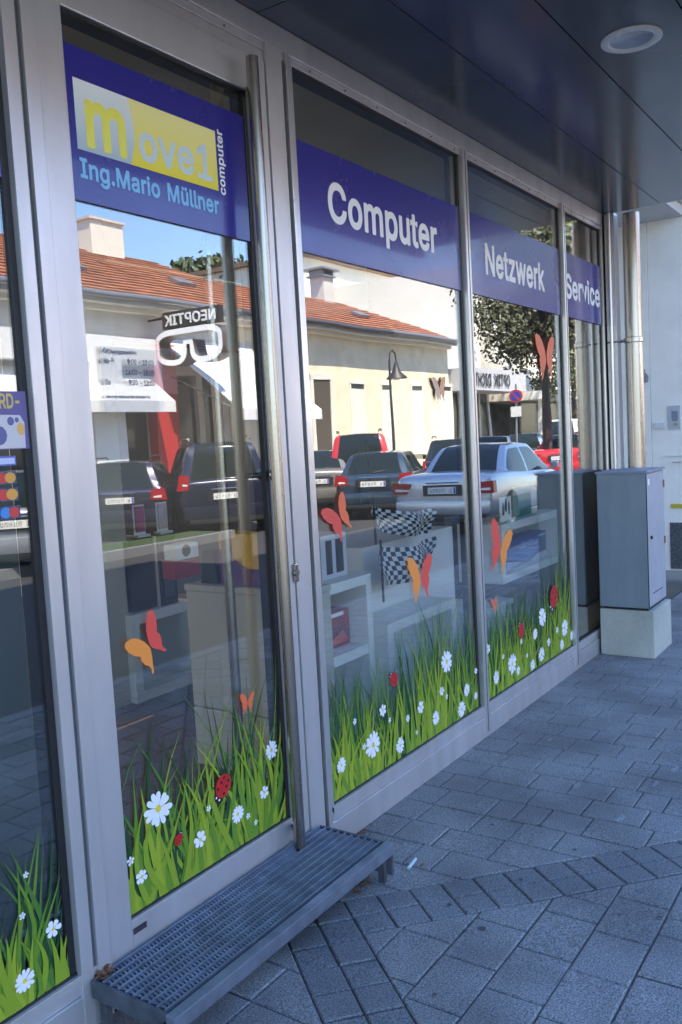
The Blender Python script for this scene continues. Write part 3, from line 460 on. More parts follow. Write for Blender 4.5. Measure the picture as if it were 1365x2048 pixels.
FILM = grad_mat('faded_green_print', (.06, .16, .07), .2, .62, .75)
FILMB = grad_mat('faded_blue_print', (.16, .26, .30), .25, .95, .12)
def gmix(name, c0, c1, z0, z1):
    m = bpy.data.materials.new(name); m.use_nodes = True; t = m.node_tree; n = t.nodes; b = n['Principled BSDF']; b.inputs['Roughness'].default_value = .5
    tc = n.new('ShaderNodeTexCoord'); s = n.new('ShaderNodeSeparateXYZ'); t.links.new(tc.outputs['Object'], s.inputs[0]); r = n.new('ShaderNodeMapRange'); r.inputs[1].default_value = z0; r.inputs[2].default_value = z1
    mx = n.new('ShaderNodeMix'); mx.data_type = 'RGBA'; mx.inputs[6].default_value = (*c0, 1); mx.inputs[7].default_value = (*c1, 1); t.links.new(s.outputs['Z'], r.inputs[0]); t.links.new(r.outputs[0], mx.inputs[0]); t.links.new(mx.outputs[2], b.inputs['Base Color']); return m
def pane(x0, x1, z0, z1, par): return box('pane', (x0, .012, z0), (x1, .016, z1), GLASS, par)
def blades(par, x0, x1, zb, hfun, n, seed, dens=1.):
    R_ = random.Random(seed); mb = MB()
    for i in range(n):
        t = i/n; x = x0+(x1-x0)*R_.random(); lay = t            # back to front
        hx = hfun((x-x0)/(x1-x0)); h = hx*(R_.uniform(.40, 1.08) if t < .6 else R_.uniform(.2, .75)); w = R_.uniform(.010, .024)*(1.2 if t > .6 else .8); lean = R_.gauss(0, .16)*h; bend = R_.gauss(0, .08)*h
        if R_.random() < .06: lean *= 3; h *= .7
        mi = R_.choice([3, 4, 4, 3, 1] if t < .4 else ([1, 3, 0, 4] if t < .7 else [0, 0, 2, 1]))
        y = .0110-.0068*t; seg = 6; L = []; Rr = []
        for k_ in range(seg):
            u = k_/seg; cx = x+lean*u+bend*math.sin(u*math.pi)*1.3+lean*u*u*.6; ww = w*(1-u**1.6)*.5+.0004; z = zb+h*u
            L.append((cx-ww, z)); Rr.append((cx+ww, z))
        tip = (x+lean*1.6, zb+h)
        cl = lambda p: (min(max(p[0], x0-.002), x1+.002), p[1])
        vv = [(*cl(p), 0) for p in L]+[(*cl(p), 0) for p in Rr]+[(*cl(tip), 0)]; vv = [(a, y, b) for a, b, _ in vv]
        fs = [(k_, seg+k_, seg+k_+1, k_+1) for k_ in range(seg-1)]+[(seg-1, 2*seg-1, 2*seg)]
        mb.add(vv, fs, mi)
    o = mb.build('grass_sticker', GREENS, par); return o
PET = mat('petal_white', (.80, .80, .86), .5); YEL = mat('flower_yellow', (.75, .58, .03), .5)
def daisy(par, x, z, r, seed=0):
    R_ = random.Random(int(x*1000+z*77)); mb = MB(); n = 12 if r > .03 else (6 if r > .016 else 5); a0 = R_.random()*6
    for i in range(n):
        a = a0+2*math.pi*i/n+R_.uniform(-.1, .1); L = r*R_.uniform(.88, 1.05); w = r*(.17 if n == 12 else .31)
        pr = [(0.1, .1), (.45, .75), (.75, 1), (.93, .75), (1, 0), (.93, -.75), (.75, -1), (.45, -.75), (.1, -.1)]
        P = [(L*u, w*v) for u, v in pr]; y = .0038-i*.00002
        mb.add([(x+p*math.cos(a)-q*math.sin(a), y, z+p*math.sin(a)+q*math.cos(a)) for p, q in P], [tuple(range(len(P)))], 0)
    m_ = 12; rc = r*.2
    mb.add([(x+rc*math.cos(2*math.pi*i/m_), .0034, z+rc*math.sin(2*math.pi*i/m_)) for i in range(m_)], [tuple(range(m_))], 1)
    return mb.build('daisy', [PET, YEL], par)
RED = mat('ladybird_red', (.55, .018, .018), .4); 
def ladybird(par, x, z, r, ang=0.6):
    r *= 1.2
    mb = MB(); c, s = math.cos(ang), math.sin(ang)
    T = lambda u, v, d: (x+u*c-v*s, .0038-d, z+u*s+v*c)
    el = lambda cx, cy, a, b, n=16: [(cx+a*math.cos(2*math.pi*i/n), cy+b*math.sin(2*math.pi*i/n)) for i in range(n)]
    def ad(P, d, mi): mb.add([T(u, v, d) for u, v in P], [tuple(range(len(P)))], mi)
    ad(el(-.85*r, 0, .38*r, .46*r), .00005, 1); ad(el(.1*r, 0, .92*r, .82*r), .0002, 0); ad([(-.85*r, -.01*r-.0004), (1*r, -.0004), (1*r, .0004+.01*r), (-.85*r, .0004)], .0003, 1)
    for u, v in ((-.35, .4), (-.35, -.4), (.2, .35), (.2, -.35), (.65, .3), (.65, -.3)): ad(el(u*r, v*r, .14*r, .13*r, 8), .0004, 1)
    for sg in (1, -1):
        for u in (-.5, .1, .6): ad([(u*r, sg*.6*r), (u*r+.08*r, sg*.6*r), (u*r+.1*r, sg*1.05*r), (u*r, sg*1.05*r)], -.0001, 1)
        ad(el(-.95*r, sg*.2*r, .1*r, .09*r, 8), .0003, 2)
    return mb.build('ladybird', [RED, BLK, PET], par)
def butterfly(par, bb, ca, cb_, rot=0, asym=1., label=None):
    x0, z0, x1, z1 = bb; cx, cz = (x0+x1)/2, (z0+z1)/2; hw, hh = (x1-x0)/2, (z1-z0)/2
    up = [(.03, -.05), (.10, .25), (.28, .62), (.55, .9), (.85, 1.0), (1.0, .92), (.98, .6), (.82, .25), (.62, .02), (.70, -.12), (.66, -.38), (.52, -.62), (.50, -.78), (.60, -.92), (.52, -1.0), (.40, -.86), (.32, -.68), (.16, -.45), (.04, -.2)]
    for sg, c in ((-1, ca), (1, cb_)):
        k_ = asym if sg > 0 else 1
        P = []
        for u, v in up:
            U_, V_ = sg*u*k_, v*(.92 if sg > 0 else 1); U2, V2 = U_*math.cos(rot)-V_*math.sin(rot), U_*math.sin(rot)+V_*math.cos(rot)
            P.append((cx+U2*hw, cz+V2*hh))
        o = MB().add([(a, .0036, b) for a, b in P], [tuple(range(len(P)))]).build('butterfly_wing', c, par)
ORA = gmix('orange_wing', (.80, .10, .03), (.85, .30, .03), -.02, .05)
def obj_at(name, par): o = empty(name, (0, 0, 0)); o.parent = par; return o
MO = mat('wing_orange', (.82, .26, .04), .5); MR = mat('wing_red', (.72, .07, .05), .5); MM = mat('wing_coral', (.78, .14, .05), .5); MP = mat('wing_pale', (.75, .45, .30), .5)
def bfly(par, bb, ca, cb_, rot=0, asym=1.):
    e = obj_at('butterfly', par); butterfly(e, bb, ca, cb_, rot, asym)
FY_ = lambda X_, Z_, d: (X_, .0037-d, Z_)
def band(par, x0, x1, z0, z1): return box('blue_band', (x0, .0047, z0), (x1, .0057, z1), VBLUE, par)
ZB0, ZB1 = 2.251, 2.650
# window with "Computer"
w2 = empty('shop_window', (0, 0, 0), label='large shop window lettered Computer right of the door', cat='shop window', group='lettered shopfront windows')
pane(2.60, 3.956, .165, 2.897, w2)
b = band(w2, 2.60, 3.935, ZB0, ZB1)
def word(par, s, c0, cap_t, base, r, fn=FY_, bold=.022):
    return text('lettering', s, VWHITE, par, fn, cap_t-base, r-c0, c0, base, bold)
word(b, 'Computer', (2.8156, 2.4688)[0], 2.545, 2.397, (3.703, 2.4908)[0])
# window with "Netzwerk"
w3 = empty('shop_window', (0, 0, 0), label='shop window lettered Netzwerk between the Computer window and the narrow end window', cat='shop window', group='lettered shopfront windows')
pane(4.010, 5.334, .165, 2.897, w3); b = band(w3, 4.0105, 5.31, ZB0, ZB1)
word(b, 'Netzwerk', (4.2305, 2.4373)[0], 2.525, 2.371, (5.0578, 2.4335)[0])
w4 = empty('shop_window', (0, 0, 0), label='narrow end shop window lettered Service next to the corner post', cat='shop window', group='lettered shopfront windows')
pane(5.381, 6.135, .165, 2.897, w4); b = band(w4, 5.3815, 6.12, ZB0, ZB1)
word(b, 'Service', (5.4223, 2.4455)[0], 2.522, 2.374, (6.1033, 2.4205)[0])
w1 = empty('shop_window', (0, 0, 0), label='shop window left of the door with payment-card stickers', cat='shop window', group='lettered shopfront windows')
pane(-3.9, 1.406, .165, 2.897, w1); band(w1, -3.9, 1.384, ZB0, ZB1)
# film and grass
def film(par, x0, x1, full=True):
    MB().add([(x0, .0115, .165), (x1, .0115, .165), (x1, .0115, .8), (x0, .0115, .8)], [(0, 1, 2, 3)]).build('green_print_film', FILM, par)
    if full: MB().add([(x0, .0118, .165), (x1, .0118, .165), (x1, .0118, 1.1), (x0, .0118, 1.1)], [(0, 1, 2, 3)]).build('blue_print_film', FILMB, par)
film(w2, 2.605, 3.93); film(w3, 4.012, 5.31)
g2 = blades(w2, 2.605, 3.93, .165, lambda t: .50+.10*math.sin(t*9+2)*t+.20*t*t, 400, 21)
g3 = blades(w3, 4.012, 5.315, .165, lambda t: .46+.06*math.sin(t*8)+.26*t*t, 400, 22)
g1 = blades(w1, -1.0, 1.385, .165, lambda t: .42, 620, 23)
for d in ((2.6958, 0.2955, 0.033), (2.9284, 0.2992, 0.0574), (3.1444, 0.2259, 0.0367), (3.0174, 0.4186, 0.0271), (3.3389, 0.3378, 0.0292), (3.4741, 0.2484, 0.0347), (3.6081, 0.4829, 0.0567), (3.5447, 0.3572, 0.0234), (3.805, 0.2906, 0.0345), (3.7418, 0.2128, 0.0415), (2.8042, 0.4364, 0.0139), (3.0691, 0.3621, 0.0127), (3.2194, 0.3231, 0.0175), (3.2921, 0.237, 0.0111), (3.592, 0.3175, 0.0142), (3.9148, 0.3586, 0.0176), (3.9026, 0.2329, 0.0201), (2.8628, 0.3145, 0.0141)): daisy(g2, *d)
for d in ((4.3712, 0.2813, 0.0574), (4.1564, 0.2619, 0.0368), (4.0665, 0.4363, 0.0284), (4.4498, 0.2249, 0.0277), (4.6613, 0.2034, 0.0345), (4.8008, 0.233, 0.0441), (4.8337, 0.4496, 0.0588), (5.2026, 0.3083, 0.0562), (4.7162, 0.3732, 0.0347), (4.9231, 0.2791, 0.0269), (5.1442, 0.2131, 0.0341), (5.3238, 0.2305, 0.0318), (5.0712, 0.3206, 0.0214), (4.2562, 0.3509, 0.016), (4.5856, 0.2774, 0.0142), (4.5074, 0.3761, 0.0167)): daisy(g3, *d)
for d in ((1.2504, 0.2353, 0.0316), (1.3463, 0.3253, 0.0248), (1.2597, 0.4032, 0.0101), (1.2798, 0.5021, 0.0089)): daisy(g1, *d)
ladybird(g2, *(3.1186, 0.5269, 0.0298), 2.4+math.pi); ladybird(g3, *(5.0313, 0.5302, 0.0636), .9); ladybird(g3, *(4.5136, 0.4403, 0.0391), 2.2+math.pi)
bfly(w2, (2.6844, 1.1745, 2.8767, 1.3446), MR, MM, .5, .8); bfly(w2, (3.284, 0.8136, 3.5084, 1.0264), MO, MR, 0, 1); bfly(w2, (3.5976, 1.7032, 3.7283, 1.8288), MP, mat('wing_faded', (.85, .36, .18), .5), .1, 1)
bfly(w3, (4.8866, 1.8442, 5.2064, 2.1169), MM, MM, .05, .9); bfly(w3, (4.129, 0.793, 4.4254, 1.0717), MR, MO, -.35, .9); bfly(w3, (4.1377, 0.6044, 4.219, 0.6936), MM, MM, .2, .7)
# stickers in the left window
PUR = mat('purple_print', (.13, .10, .26), .5); CRM = mat('cream_print', (.62, .55, .55), .5)
a_, b_ = (1.2845, 1.7205), (1.4034, 1.5825)
ps = empty('card_poster', (0, 0, 0)); ps.parent = w1
xr, zt, zb_ = (1.3982, 1.6652)[0], (1.3982, 1.7246)[1], (1.3957, 1.5802)[1]; xl = xr-.26
box('poster_sheet', (xl, .0027, zb_), (xr, .0037, zt), PUR, ps); zm = (1.3997, 1.6652)[1]
MB().add([(xl, .0024, zb_+.004), (xr-.012, .0024, zb_+.002), (xr-.010, .0024, zm-.02), (xr-.022, .0024, zm), (xl, .0024, zm+.004)], [(0, 1, 2, 3, 4)]).build('poster_picture', CRM, ps)
text('lettering', 'GRAPHICCARD-', mat('gold_print', (.62, .45, .12), .5), ps, lambda x, z, d: (x, .0023, z), .036, .25, (1.3784, 1.703)[0]-.25, zm+.018, .01)
for (u, v, r_) in ((-.085, -.05, .022), (-.05, -.015, .010), (-.032, -.012, .006), (-.10, -.012, .012)):
    MB().add([(xr+u+r_*math.cos(a*.5236), .0021, zm+v+r_*1.1*math.sin(a*.5236)) for a in range(12)], [tuple(range(12))]).build('poster_dot', mat('dot_blue', (.12, .12, .28), .5) if r_ != .012 else YEL, ps)
MB().add([(xr-.022+.012*math.cos(a*.5236), .0021, zm-.035+.016*math.sin(a*.5236)) for a in range(12)], [tuple(range(12))]).build('poster_dot', mat('dot_orange', (.75, .42, .12), .5), ps)
cardx0, cardx1 = (1.3101, 1.5058)[0], (1.3513, 1.5029)[0]
MB().box((cardx0-.08, .0027, (1.3306, 1.5405)[1]), (cardx1+.003, .0037, (1.3329, 1.5641)[1])).build('card_sticker', mat('card_blue', (.13, .13, .42), .5), w1)
MB().box((cardx0-.08, .0021, (1.3309, 1.5442)[1]), (cardx1-.001, .0026, (1.3324, 1.5591)[1])).build('card_sticker', mat('card_pale', (.55, .58, .75), .5), w1)
CR, CO, CBL = mat('card_red', (.60, .05, .04), .5), mat('card_orange', (.75, .33, .05), .5), mat('card_lightblue', (.05, .25, .60), .5)
for v0, v1, ca, cc in ((943, 963, CR, CO), (969, 990, CR, CO), (998, 1018, CBL, CR)):
    z1_ = (1.3319, 1.5255)[1]-(v0-943)*.00157; z0_ = z1_-(v1-v0)*.00157; x1_ = cardx1+(v0-943)*.00006
    MB().box((x1_-.058, .0027, z0_), (x1_, .0037, z1_)).build('card_sticker', mat('card_navy', (.06, .07, .16), .5), w1)
    cz = (z0_+z1_)/2; r_ = (z1_-z0_)*.44
    for sx, mm, dy in ((-.042, ca, .0024), (-.018, cc, .0022)):
        MB().add([(x1_+sx+r_*1.15*math.cos(a*.4488), dy, cz+r_*math.sin(a*.4488)) for a in range(14)], [tuple(range(14))]).build('card_emblem', mm, w1)
    MB().box((x1_-.15, .0027, z0_), (x1_-.066, .0037, z1_)).build('card_sticker', mat('card_blue2', (.05, .10, .42), .5), w1)
# ---- the glass door
dr = empty('glass_door', (0, 0, 0), label='glass door with blue logo band and long steel pull bar', cat='door')
MB().box((1.513, -.008, .028), (1.597, .062, 2.86), 0, .003).build('stile', ALU, dr)
MB().box((2.357, -.008, .028), (2.4545, .062, 2.86), 0, .003).build('stile', ALU, dr)
MB().box((1.5975, -.008, 2.735), (2.3565, .062, 2.86), 0, .003).build('rail', ALU, dr)
MB().box((1.5975, -.008, .028), (2.3565, .062, .222), 0, .003).build('rail', ALU, dr)
box('gasket', (2.340, .002, .224), (2.3568, .06, 2.733), BLACK, dr); box('gasket', (1.5975, .002, 2.726), (2.3565, .06, 2.7345), BLACK, dr); box('gasket', (1.5975, .002, .2225), (2.3565, .06, .229), BLACK, dr)
MB().box((1.5095, -.002, 2.8615), (2.458, .06, 2.897)).build('drip_rail', ALU, dr)
pane(1.598, 2.356, .224, 2.733, dr)
b = band(dr, 1.6, 2.339, ZB0-.010, ZB1)
lx0, lx1 = (1.6296, 2.4653)[0], (2.1916, 2.4722)[0]; lz1, lz0 = (1.6395, 2.5654)[1], (1.636, 2.3782)[1]
SIL = gmix('silver_print', (.42, .50, .52), (.80, .82, .78), lz0, lz1); YG = gmix('yellow_print', (.82, .66, .02), (.90, .80, .30), lz0, lz1-.02)
xs_ = lx0+(lx1-lx0)*.36; arc = [(xs_-.012+.020*math.sin(math.pi*t/8), lz0+(lz1-lz0)*t/8) for t in range(9)]
MB().add([(lx0, .0041, lz0)]+[(x, .0041, z) for x, z in arc]+[(lx0, .0041, lz1)], [tuple(range(11))]).build('logo_silver_field', SIL, b)
MB().add([(lx1, .0041, lz1)]+[(x, .0041, z) for x, z in arc[::-1]]+[(lx1, .0041, lz0)], [tuple(range(11))]).build('logo_yellow_field', YG, b)
H_ = lz1-lz0
yg2 = mat('logo_yellow', (.85, .76, .10), .5); sg2 = mat('logo_silver', (.60, .68, .66), .5)
fl = lambda x, z, d: (x, .0036, z)
text('lettering', 'm', yg2, b, fl, H_*.86, (lx1-lx0)*.255, lx0+(lx1-lx0)*.06, lz0+H_*.10, .03)
text('lettering', 'ove1', sg2, b, fl, H_*.56, (lx1-lx0)*.555, lx0+(lx1-lx0)*.40, lz0+H_*.14, .03)
text('lettering', 'Ing.Mario Müllner', mat('pale_blue_print', (.22, .52, .80), .5), b, fl, .052, (2.1874, 2.3333)[0]-(1.6317, 2.3352)[0], (1.6317, 2.3352)[0], (1.6321, 2.3051)[1], .02)
text('lettering', 'computer', VWHITE, b, lambda x, z, d: (-z, .0036, x), .030, .205, (2.1958, 2.3695)[1], -((2.2247, 2.467)[0]), .02)
gd = blades(dr, 1.6, 2.339, .229, lambda t: .46+.05*math.sin(t*10)+.1*t, 210, 24)
MB().add([(1.6, .0115, .229), (2.325, .0115, .229), (2.325, .0115, .5), (1.6, .0115, .5)], [(0, 1, 2, 3)]).build('green_print_film', grad_mat('door_print', (.015, .06, .03), .24, .48, .9), dr)
for d in ((1.7392, 0.4962, 0.0563), (1.9034, 0.3307, 0.0282), (2.0842, 0.3416, 0.0314), (2.2254, 0.3621, 0.024), (2.2772, 0.4956, 0.0347), (1.6565, 0.3237, 0.0232), (1.6204, 0.3868, 0.0143), (1.9507, 0.413, 0.0111), (2.1354, 0.3143, 0.0117), (2.1712, 0.277, 0.0102), (2.3622, 0.4304, 0.0125)): daisy(gd, *d)
ladybird(gd, *(2.0215, 0.4574, 0.0356), .85); ladybird(gd, *(1.8124, 0.3709, 0.0167), -2.2)
bfly(dr, (1.6817, 0.9105, 1.8193, 1.0699), MO, MR, .62, 1); bfly(dr, (2.1303, 0.6588, 2.2112, 0.7309), MM, MM, -.1, .8)
# opening hours notice
hx0, hx1 = (1.6521, 1.7598)[0], (1.8808, 1.721)[0]; hz1, hz0 = (1.6703, 1.8542)[1], (1.8717, 1.6704)[1]
nm = bpy.data.materials.new('clear_notice_film'); nm.use_nodes = True; nm.node_tree.nodes['Principled BSDF'].inputs['Base Color'].default_value = (.62, .66, .68, 1); nm.node_tree.nodes['Principled BSDF'].inputs['Alpha'].default_value = .16
hn = MB().box((hx0, .0027, hz0), (hx1, .0037, hz1)).build('opening_hours_notice', nm, dr)
ink = mat('ink', (.05, .05, .10), .6); fh = lambda x, z, d: (x, .0024, z); ww = hx1-hx0; hh_ = hz1-hz0
text('lettering', 'Öffnungszeiten:', ink, hn, fh, hh_*.06, ww*.55, hx0+ww*.04, hz1-hh_*.10, .01)
for i, (l, s) in enumerate((('Mo-Fr', '9:00 - 13:00'), ('', '14:00 - 18:00'), ('Sa', '9:00 - 12:00'))):
    z = hz1-hh_*(.26+.16*i); wd = ww*(.44 if i != 1 else .48); text('lettering', s, ink, hn, fh, hh_*.085, wd, hx1-ww*.14-wd, z, .012)
    if l: text('lettering', l, ink, hn, fh, hh_*.085, ww*(.17 if i == 0 else .08), hx0+ww*.04, z, .01)
text('lettering', 'und nach telefonischer Vereinbarung', ink, hn, fh, hh_*.045, ww*.72, hx0+ww*.04, hz0+hh_*.22)
# hardware
hb = obj_at('pull_bar', dr)
BX, BY = 2.318, -.065
MB().tube([(BX, BY, .10), (BX, BY, 2.815)], .0205, 24).build('bar', STEEL, hb, smooth=True)
for z in (.20, 1.45, 2.73):
    MB().tube([(BX+.01, BY, z), (BX+.045, -.008, z)], .011, 12).build('bracket', STEEL, hb, smooth=True)
    MB().lathe([(0, -.020), (.020, -.018), (.022, 0)], (BX+.05, -.007, z), 'Y', 18).build('rosette', STEEL, hb, smooth=True)
MB().lathe([(0, -.008), (.012, -.008), (.016, 0)], (2.455, -.014, 1.093), 'Y', 18).build('lock_cylinder', STEEL, dr, smooth=True)
MB().box((2.444, -.019, 1.06), (2.466, -.012, 1.125), 0, .003).build('lock_plate', STEEL, dr)
MB().box((1.600, -.0095, .178), (1.65, -.0075, .196)).build('door_label', mat('dark_label', (.04, .03, .04), .5), dr)
# inside bar
MB().tube([(2.28, .15, .2), (2.28, .15, 2.7)], .018, 16).build('inner_bar', STEEL, hb, smooth=True)

# ---- metal step
st = empty('metal_step', (0, 0, 0), label='galvanised anti-slip metal step in front of the glass door', cat='step')
SX0, SX1, SY0, SY1, SZ = 1.43, 2.50, -.335, -.022, .142
MB().box((SX0, SY0, SZ-.05), (SX0+.012, SY1, SZ-.002), 0, .002).build('side_plate', GALVD, st); MB().box((SX1-.012, SY0, .025), (SX1, SY1, SZ-.002), 0, .002).build('side_plate', GALVD, st)
MB().box((SX0-.002, SY0-.002, SZ-.045), (SX1+.002, SY0+.03, SZ), 0, .006).build('nosing', GALV, st)
MB().box((SX0, SY0+.01, SZ-.03), (SX1, SY0+.04, SZ-.022)).build('under_lip', GALVD, st)
for i in range(10):
    y = SY0+.045+i*.0292
    MB().box((SX0+.012, y-.002, SZ-.018), (SX1-.012, y+.0022, SZ+.0005)).build('bearing_bar', GALV, st)
    if i < 9:
        tr = MB(); nx = 78
        for j in range(nx):
            x = SX0+.02+(SX1-SX0-.04)*j/nx
            tr.add([(x, y+.003, SZ-.006), (x+.0045, y+.003, SZ-.0015), (x+.0105, y+.027, SZ-.0015), (x+.006, y+.027, SZ-.006)], [(0, 1, 2, 3)])
            tr.add([(x+.006, y+.003, SZ-.006), (x+.0075, y+.003, SZ-.0025), (x+.0025, y+.027, SZ-.0025), (x+.001, y+.027, SZ-.006)], [(0, 1, 2, 3)])
        tr.build('mesh_infill', GALV, st)['kind'] = 'stuff'
box('mesh_under', (SX0+.012, SY0+.04, SZ-.022), (SX1-.012, SY1, SZ-.019), GALVD, st)
for x in (SX0+.02, SX1-.035):
    for y in (SY0+.02, SY1-.03): box('leg', (x, y, 0), (x+.02, y+.025, SZ-.05), GALVD, st)
# dead leaves
LEAF = mat('dead_leaf', (.20, .09, .035), .9, noise=.4, nscale=60)
lv = MB(); LR = random.Random(4)
def leafbit(x, y, z, s):
    a = LR.random()*6.3; c, q = math.cos(a)*s, math.sin(a)*s
    lv.add([(x-c, y-q, z+.002), (x+q*.5, y-c*.5, z+s*.5*LR.random()), (x+c, y+q, z+.002), (x-q*.5, y+c*.5, z+s*.6*LR.random())], [(0, 1, 2), (0, 2, 3)])
for i in range(46): leafbit(2.56+LR.random()*.22, -.015-LR.random()*.025, .0, LR.uniform(.005, .012))
for i in range(60): leafbit(2.36+LR.random()*.13, -.27+LR.random()*.1, .0, LR.uniform(.006, .014))
for i in range(30): leafbit(1.44+LR.random()*.05, -.02-LR.random()*.03, SZ-.01+LR.random()*.02, LR.uniform(.006, .016))
for i in range(40): leafbit(2.7+LR.random()*3.2, -.012-LR.random()*.012, .0, LR.uniform(.004, .009))
for i in range(40): leafbit(5.6+LR.random()*.5, -.02-LR.random()*.05, .0, LR.uniform(.005, .012))
for i in range(150): leafbit(LR.uniform(2.0, 7.5), -LR.uniform(.02, 1.6), .0, LR.uniform(.0015, .0045))
for p in ((4.0598, 0.0175), (4.6235, -0.0989), (2.6401, -0.3687), (4.268, -0.0137)): leafbit(*p, .002, .016)
o = lv.build('dead_leaves', LEAF); tag(o, 'brown dead leaves and litter along the shopfront foot', 'leaves', kind='stuff')
bt = MB().tube([(*(2.5916, -0.3399), .008), (*(2.6618, -0.3297), .008)], .006, 8).build('plastic_wrapper', mat('wrapper', (.5, .6, .62), .2), None); tag(bt, 'crumpled clear plastic scrap on the paving beside the metal step', 'litter')
gum = MB()
for (x, y) in ((2.3742, -0.7295), (2.3378, -0.6864), (2.4515, -0.576), (2.713, -0.7183), (3.1373, -0.6226), (3.0608, -0.4546), (2.2268, -0.29), (2.6998, -1.1897), (2.0133, -0.7522), (2.655, -1.0772), (3.0088, -0.8081)):
    r_ = LR.uniform(.006, .012); gum.add([(x+r_*math.cos(a*.63)*LR.uniform(.7, 1.2), y+r_*math.sin(a*.63)*LR.uniform(.7, 1.2), .0022) for a in range(10)], [tuple(range(10))])
pale = MB()
for (x, y), r_ in (((3.5767, -0.6229), .035), ((3.7446, -0.9123), .028), ((3.9375, -0.9461), .03), ((3.3292, -0.8794), .03), ((4.0668, -0.3141), .02)):
    pale.add([(x+r_*1.7*math.cos(a*.45)*LR.uniform(.35, 1.1), y+r_*.6*math.sin(a*.45)*LR.uniform(.35, 1.1), .0024) for a in range(14)], [tuple(range(14))])
tag(pale.build('pale_scuffs', mat('pale_scuff', (.24, .245, .25), .9, noise=.4, nscale=120), pav), kind='stuff')
tag(gum.build('gum_stains', mat('gum', (.07, .07, .075), .9), pav), kind='stuff')

# ================================================================== INSIDE THE SHOP
GRP = 'display goods in the shop'
def ibox(name, bl, tr_, y0, y1, m, label, cat, ch=.004):   # front face on plane y0
    (xa, za), (xb, zb) = bl, tr_
    o = empty(name, (xa, y0, za), label=label, cat=cat); return o, xb-xa, zb-za
# beige column behind the door
box('column', ((3.0918, 0.7627)[0], 1.9, .12), ((3.3815, 0.709)[0], 2.4, 2.96), INTW, None, label='beige square column inside the shop behind the door', cat='column')
box('column', (-.6, .28, .12), ((1.5322, 0.8509)[0], .5, 2.96), mat('dark_partition', (.10, .13, .13), .8), None, label='dark grey-green partition pillar behind the left window', cat='column')
box('bulkhead', ((3.5991, 3.1152)[0], .8, 2.30), ((4.3563, 3.1966)[0], 1.1, 2.955), mat('bulkhead_cream', (.85, .86, .72), .8), None, label='cream ceiling bulkhead inside above the Computer lettering', cat='bulkhead')
def unit(name, label, x0, x1, z0, z1, y, depth, t=.035, shelves=(), dividers=(), back=True, m=WHITE):
    o = empty(name, (x0, y, z0), label=label, cat='display shelf'); w, h = x1-x0, z1-z0
    box('side_panel', (0, 0, 0), (t, depth, h), m, o, .002); box('side_panel', (w-t, 0, 0), (w, depth, h), m, o, .002)
    box('top_panel', (t, 0, h-t), (w-t, depth, h), m, o, .002); box('bottom_panel', (t, 0, 0), (w-t, depth, t), m, o, .002)
    if back: box('back_panel', (t, depth-.01, t), (w-t, depth, h-t), m, o)
    for s in shelves: box('shelf', (t, .005, s-t/2), (w-t, depth-.01, s+t/2), m, o)
    for d in dividers: box('divider', (d-t/2, .003, t), (d+t/2, depth-.01, h-t), m, o)
    return o
x0, z1 = (3.3281, 0.63); x1, _ = (3.8424, 0.5797)
unit('display_cube', 'white open display cube carrying the black computer tower behind the door', x0, x1, .12, z1, 1.85, .5, .06)
pt_ = empty('computer_tower', ((3.3485, 0.8305)[0], 1.9, z1+.001), label='black computer tower with silver edge on the white cube', cat='computer')
tw = (3.7393, 0.7656)[0]-(3.3485, 0.8305)[0]; th = .42
box('case', (0, 0, 0), (tw*.60, .4, th), BLK, pt_, .006); box('front_panel', (tw*.66, -.02, .0), (tw, .3, th), mat('black_gloss', (.015, .015, .02), .12), pt_, .006); box('silver_edge', (tw*.60, -.01, 0), (tw*.66, .3, th), ALU2, pt_, .003)
box('badge', (tw*.72, -.0225, .05), (tw*.94, -.02, .17), mat('badge_grey', (.1, .11, .13), .4), pt_)
# small sign holders on the tower
for (u, vt, vb, mm, lb) in ((280, 1018, 1060, mat('pink_card', (.42, .12, .2), .5), 'small pink card in a clear stand on the computer tower'), (322, 1030, 1062, mat('pale_card', (.6, .5, .5), .5), 'small pale card in a stand right of the pink card')):
    o = empty('card_stand', (0, 0, 0), label=lb, cat='card stand')
    X_ = ((3.5408, 1.1529) if u == 280 else (3.7245, 1.133)); o.location = (X_[0], 1.95, z1+th+.002)
    box('foot', (-.05, -.03, 0), (.05, .03, .015), WHITE, o, .002); box('card', (-.035, -.004, .03), (.035, .004, .18), mm, o); box('holder', (-.045, .005, .015), (.045, .009, .19), WHITE, o)
# counter
ct = empty('counter', (2.80, .22, .12), label='beige counter with a dark seam behind the door glass', cat='counter')
BEI = mat('beige_laminate', (.50, .47, .39), .6, noise=.04, nscale=4)
box('carcass', (0, 0, .272), (.19, .66, .80), BEI, ct, .003); box('plinth', (.0, .0, 0), (.19, .66, .266), BEI, ct, .003); box('top', (-.006, -.004, .802), (.194, .664, .83), BEI, ct, .003)
bg_ = empty('product_box', (2.83, .40, .951), label='yellow and purple box standing on the beige counter', cat='box'); bw, bh = .29, .225
PRP = mat('purple_card', (.13, .035, .16), .5); YLB = mat('yellow_card', (.80, .42, .02), .5)
box('lower_half', (0, 0, 0), (.12, bw, bh*.34), PRP, bg_); box('upper_half', (0, 0, bh*.3401), (.12, bw, bh), YLB, bg_)
MB().add([(-.002, bw, bh*.34), (-.002, bw*.45, bh*.34), (-.002, bw, bh*.72)], [(0, 1, 2)]).build('purple_corner', PRP, bg_)
MB().prism([(0, 0), (.10, 0), (.08, .15), (.02, .15)], lambda u, v, d: (d, u, v), 0, .10).build('black_speaker', BLK, None, label='black speaker left of the yellow and purple box', cat='speaker').location = (2.84, .72, .951)
cz1 = 1.0
cm = empty('desk_phone', ((3.5311, 0.8282)[0], 1.6, cz1-.05), label='small red and white device between tower and counter', cat='device')
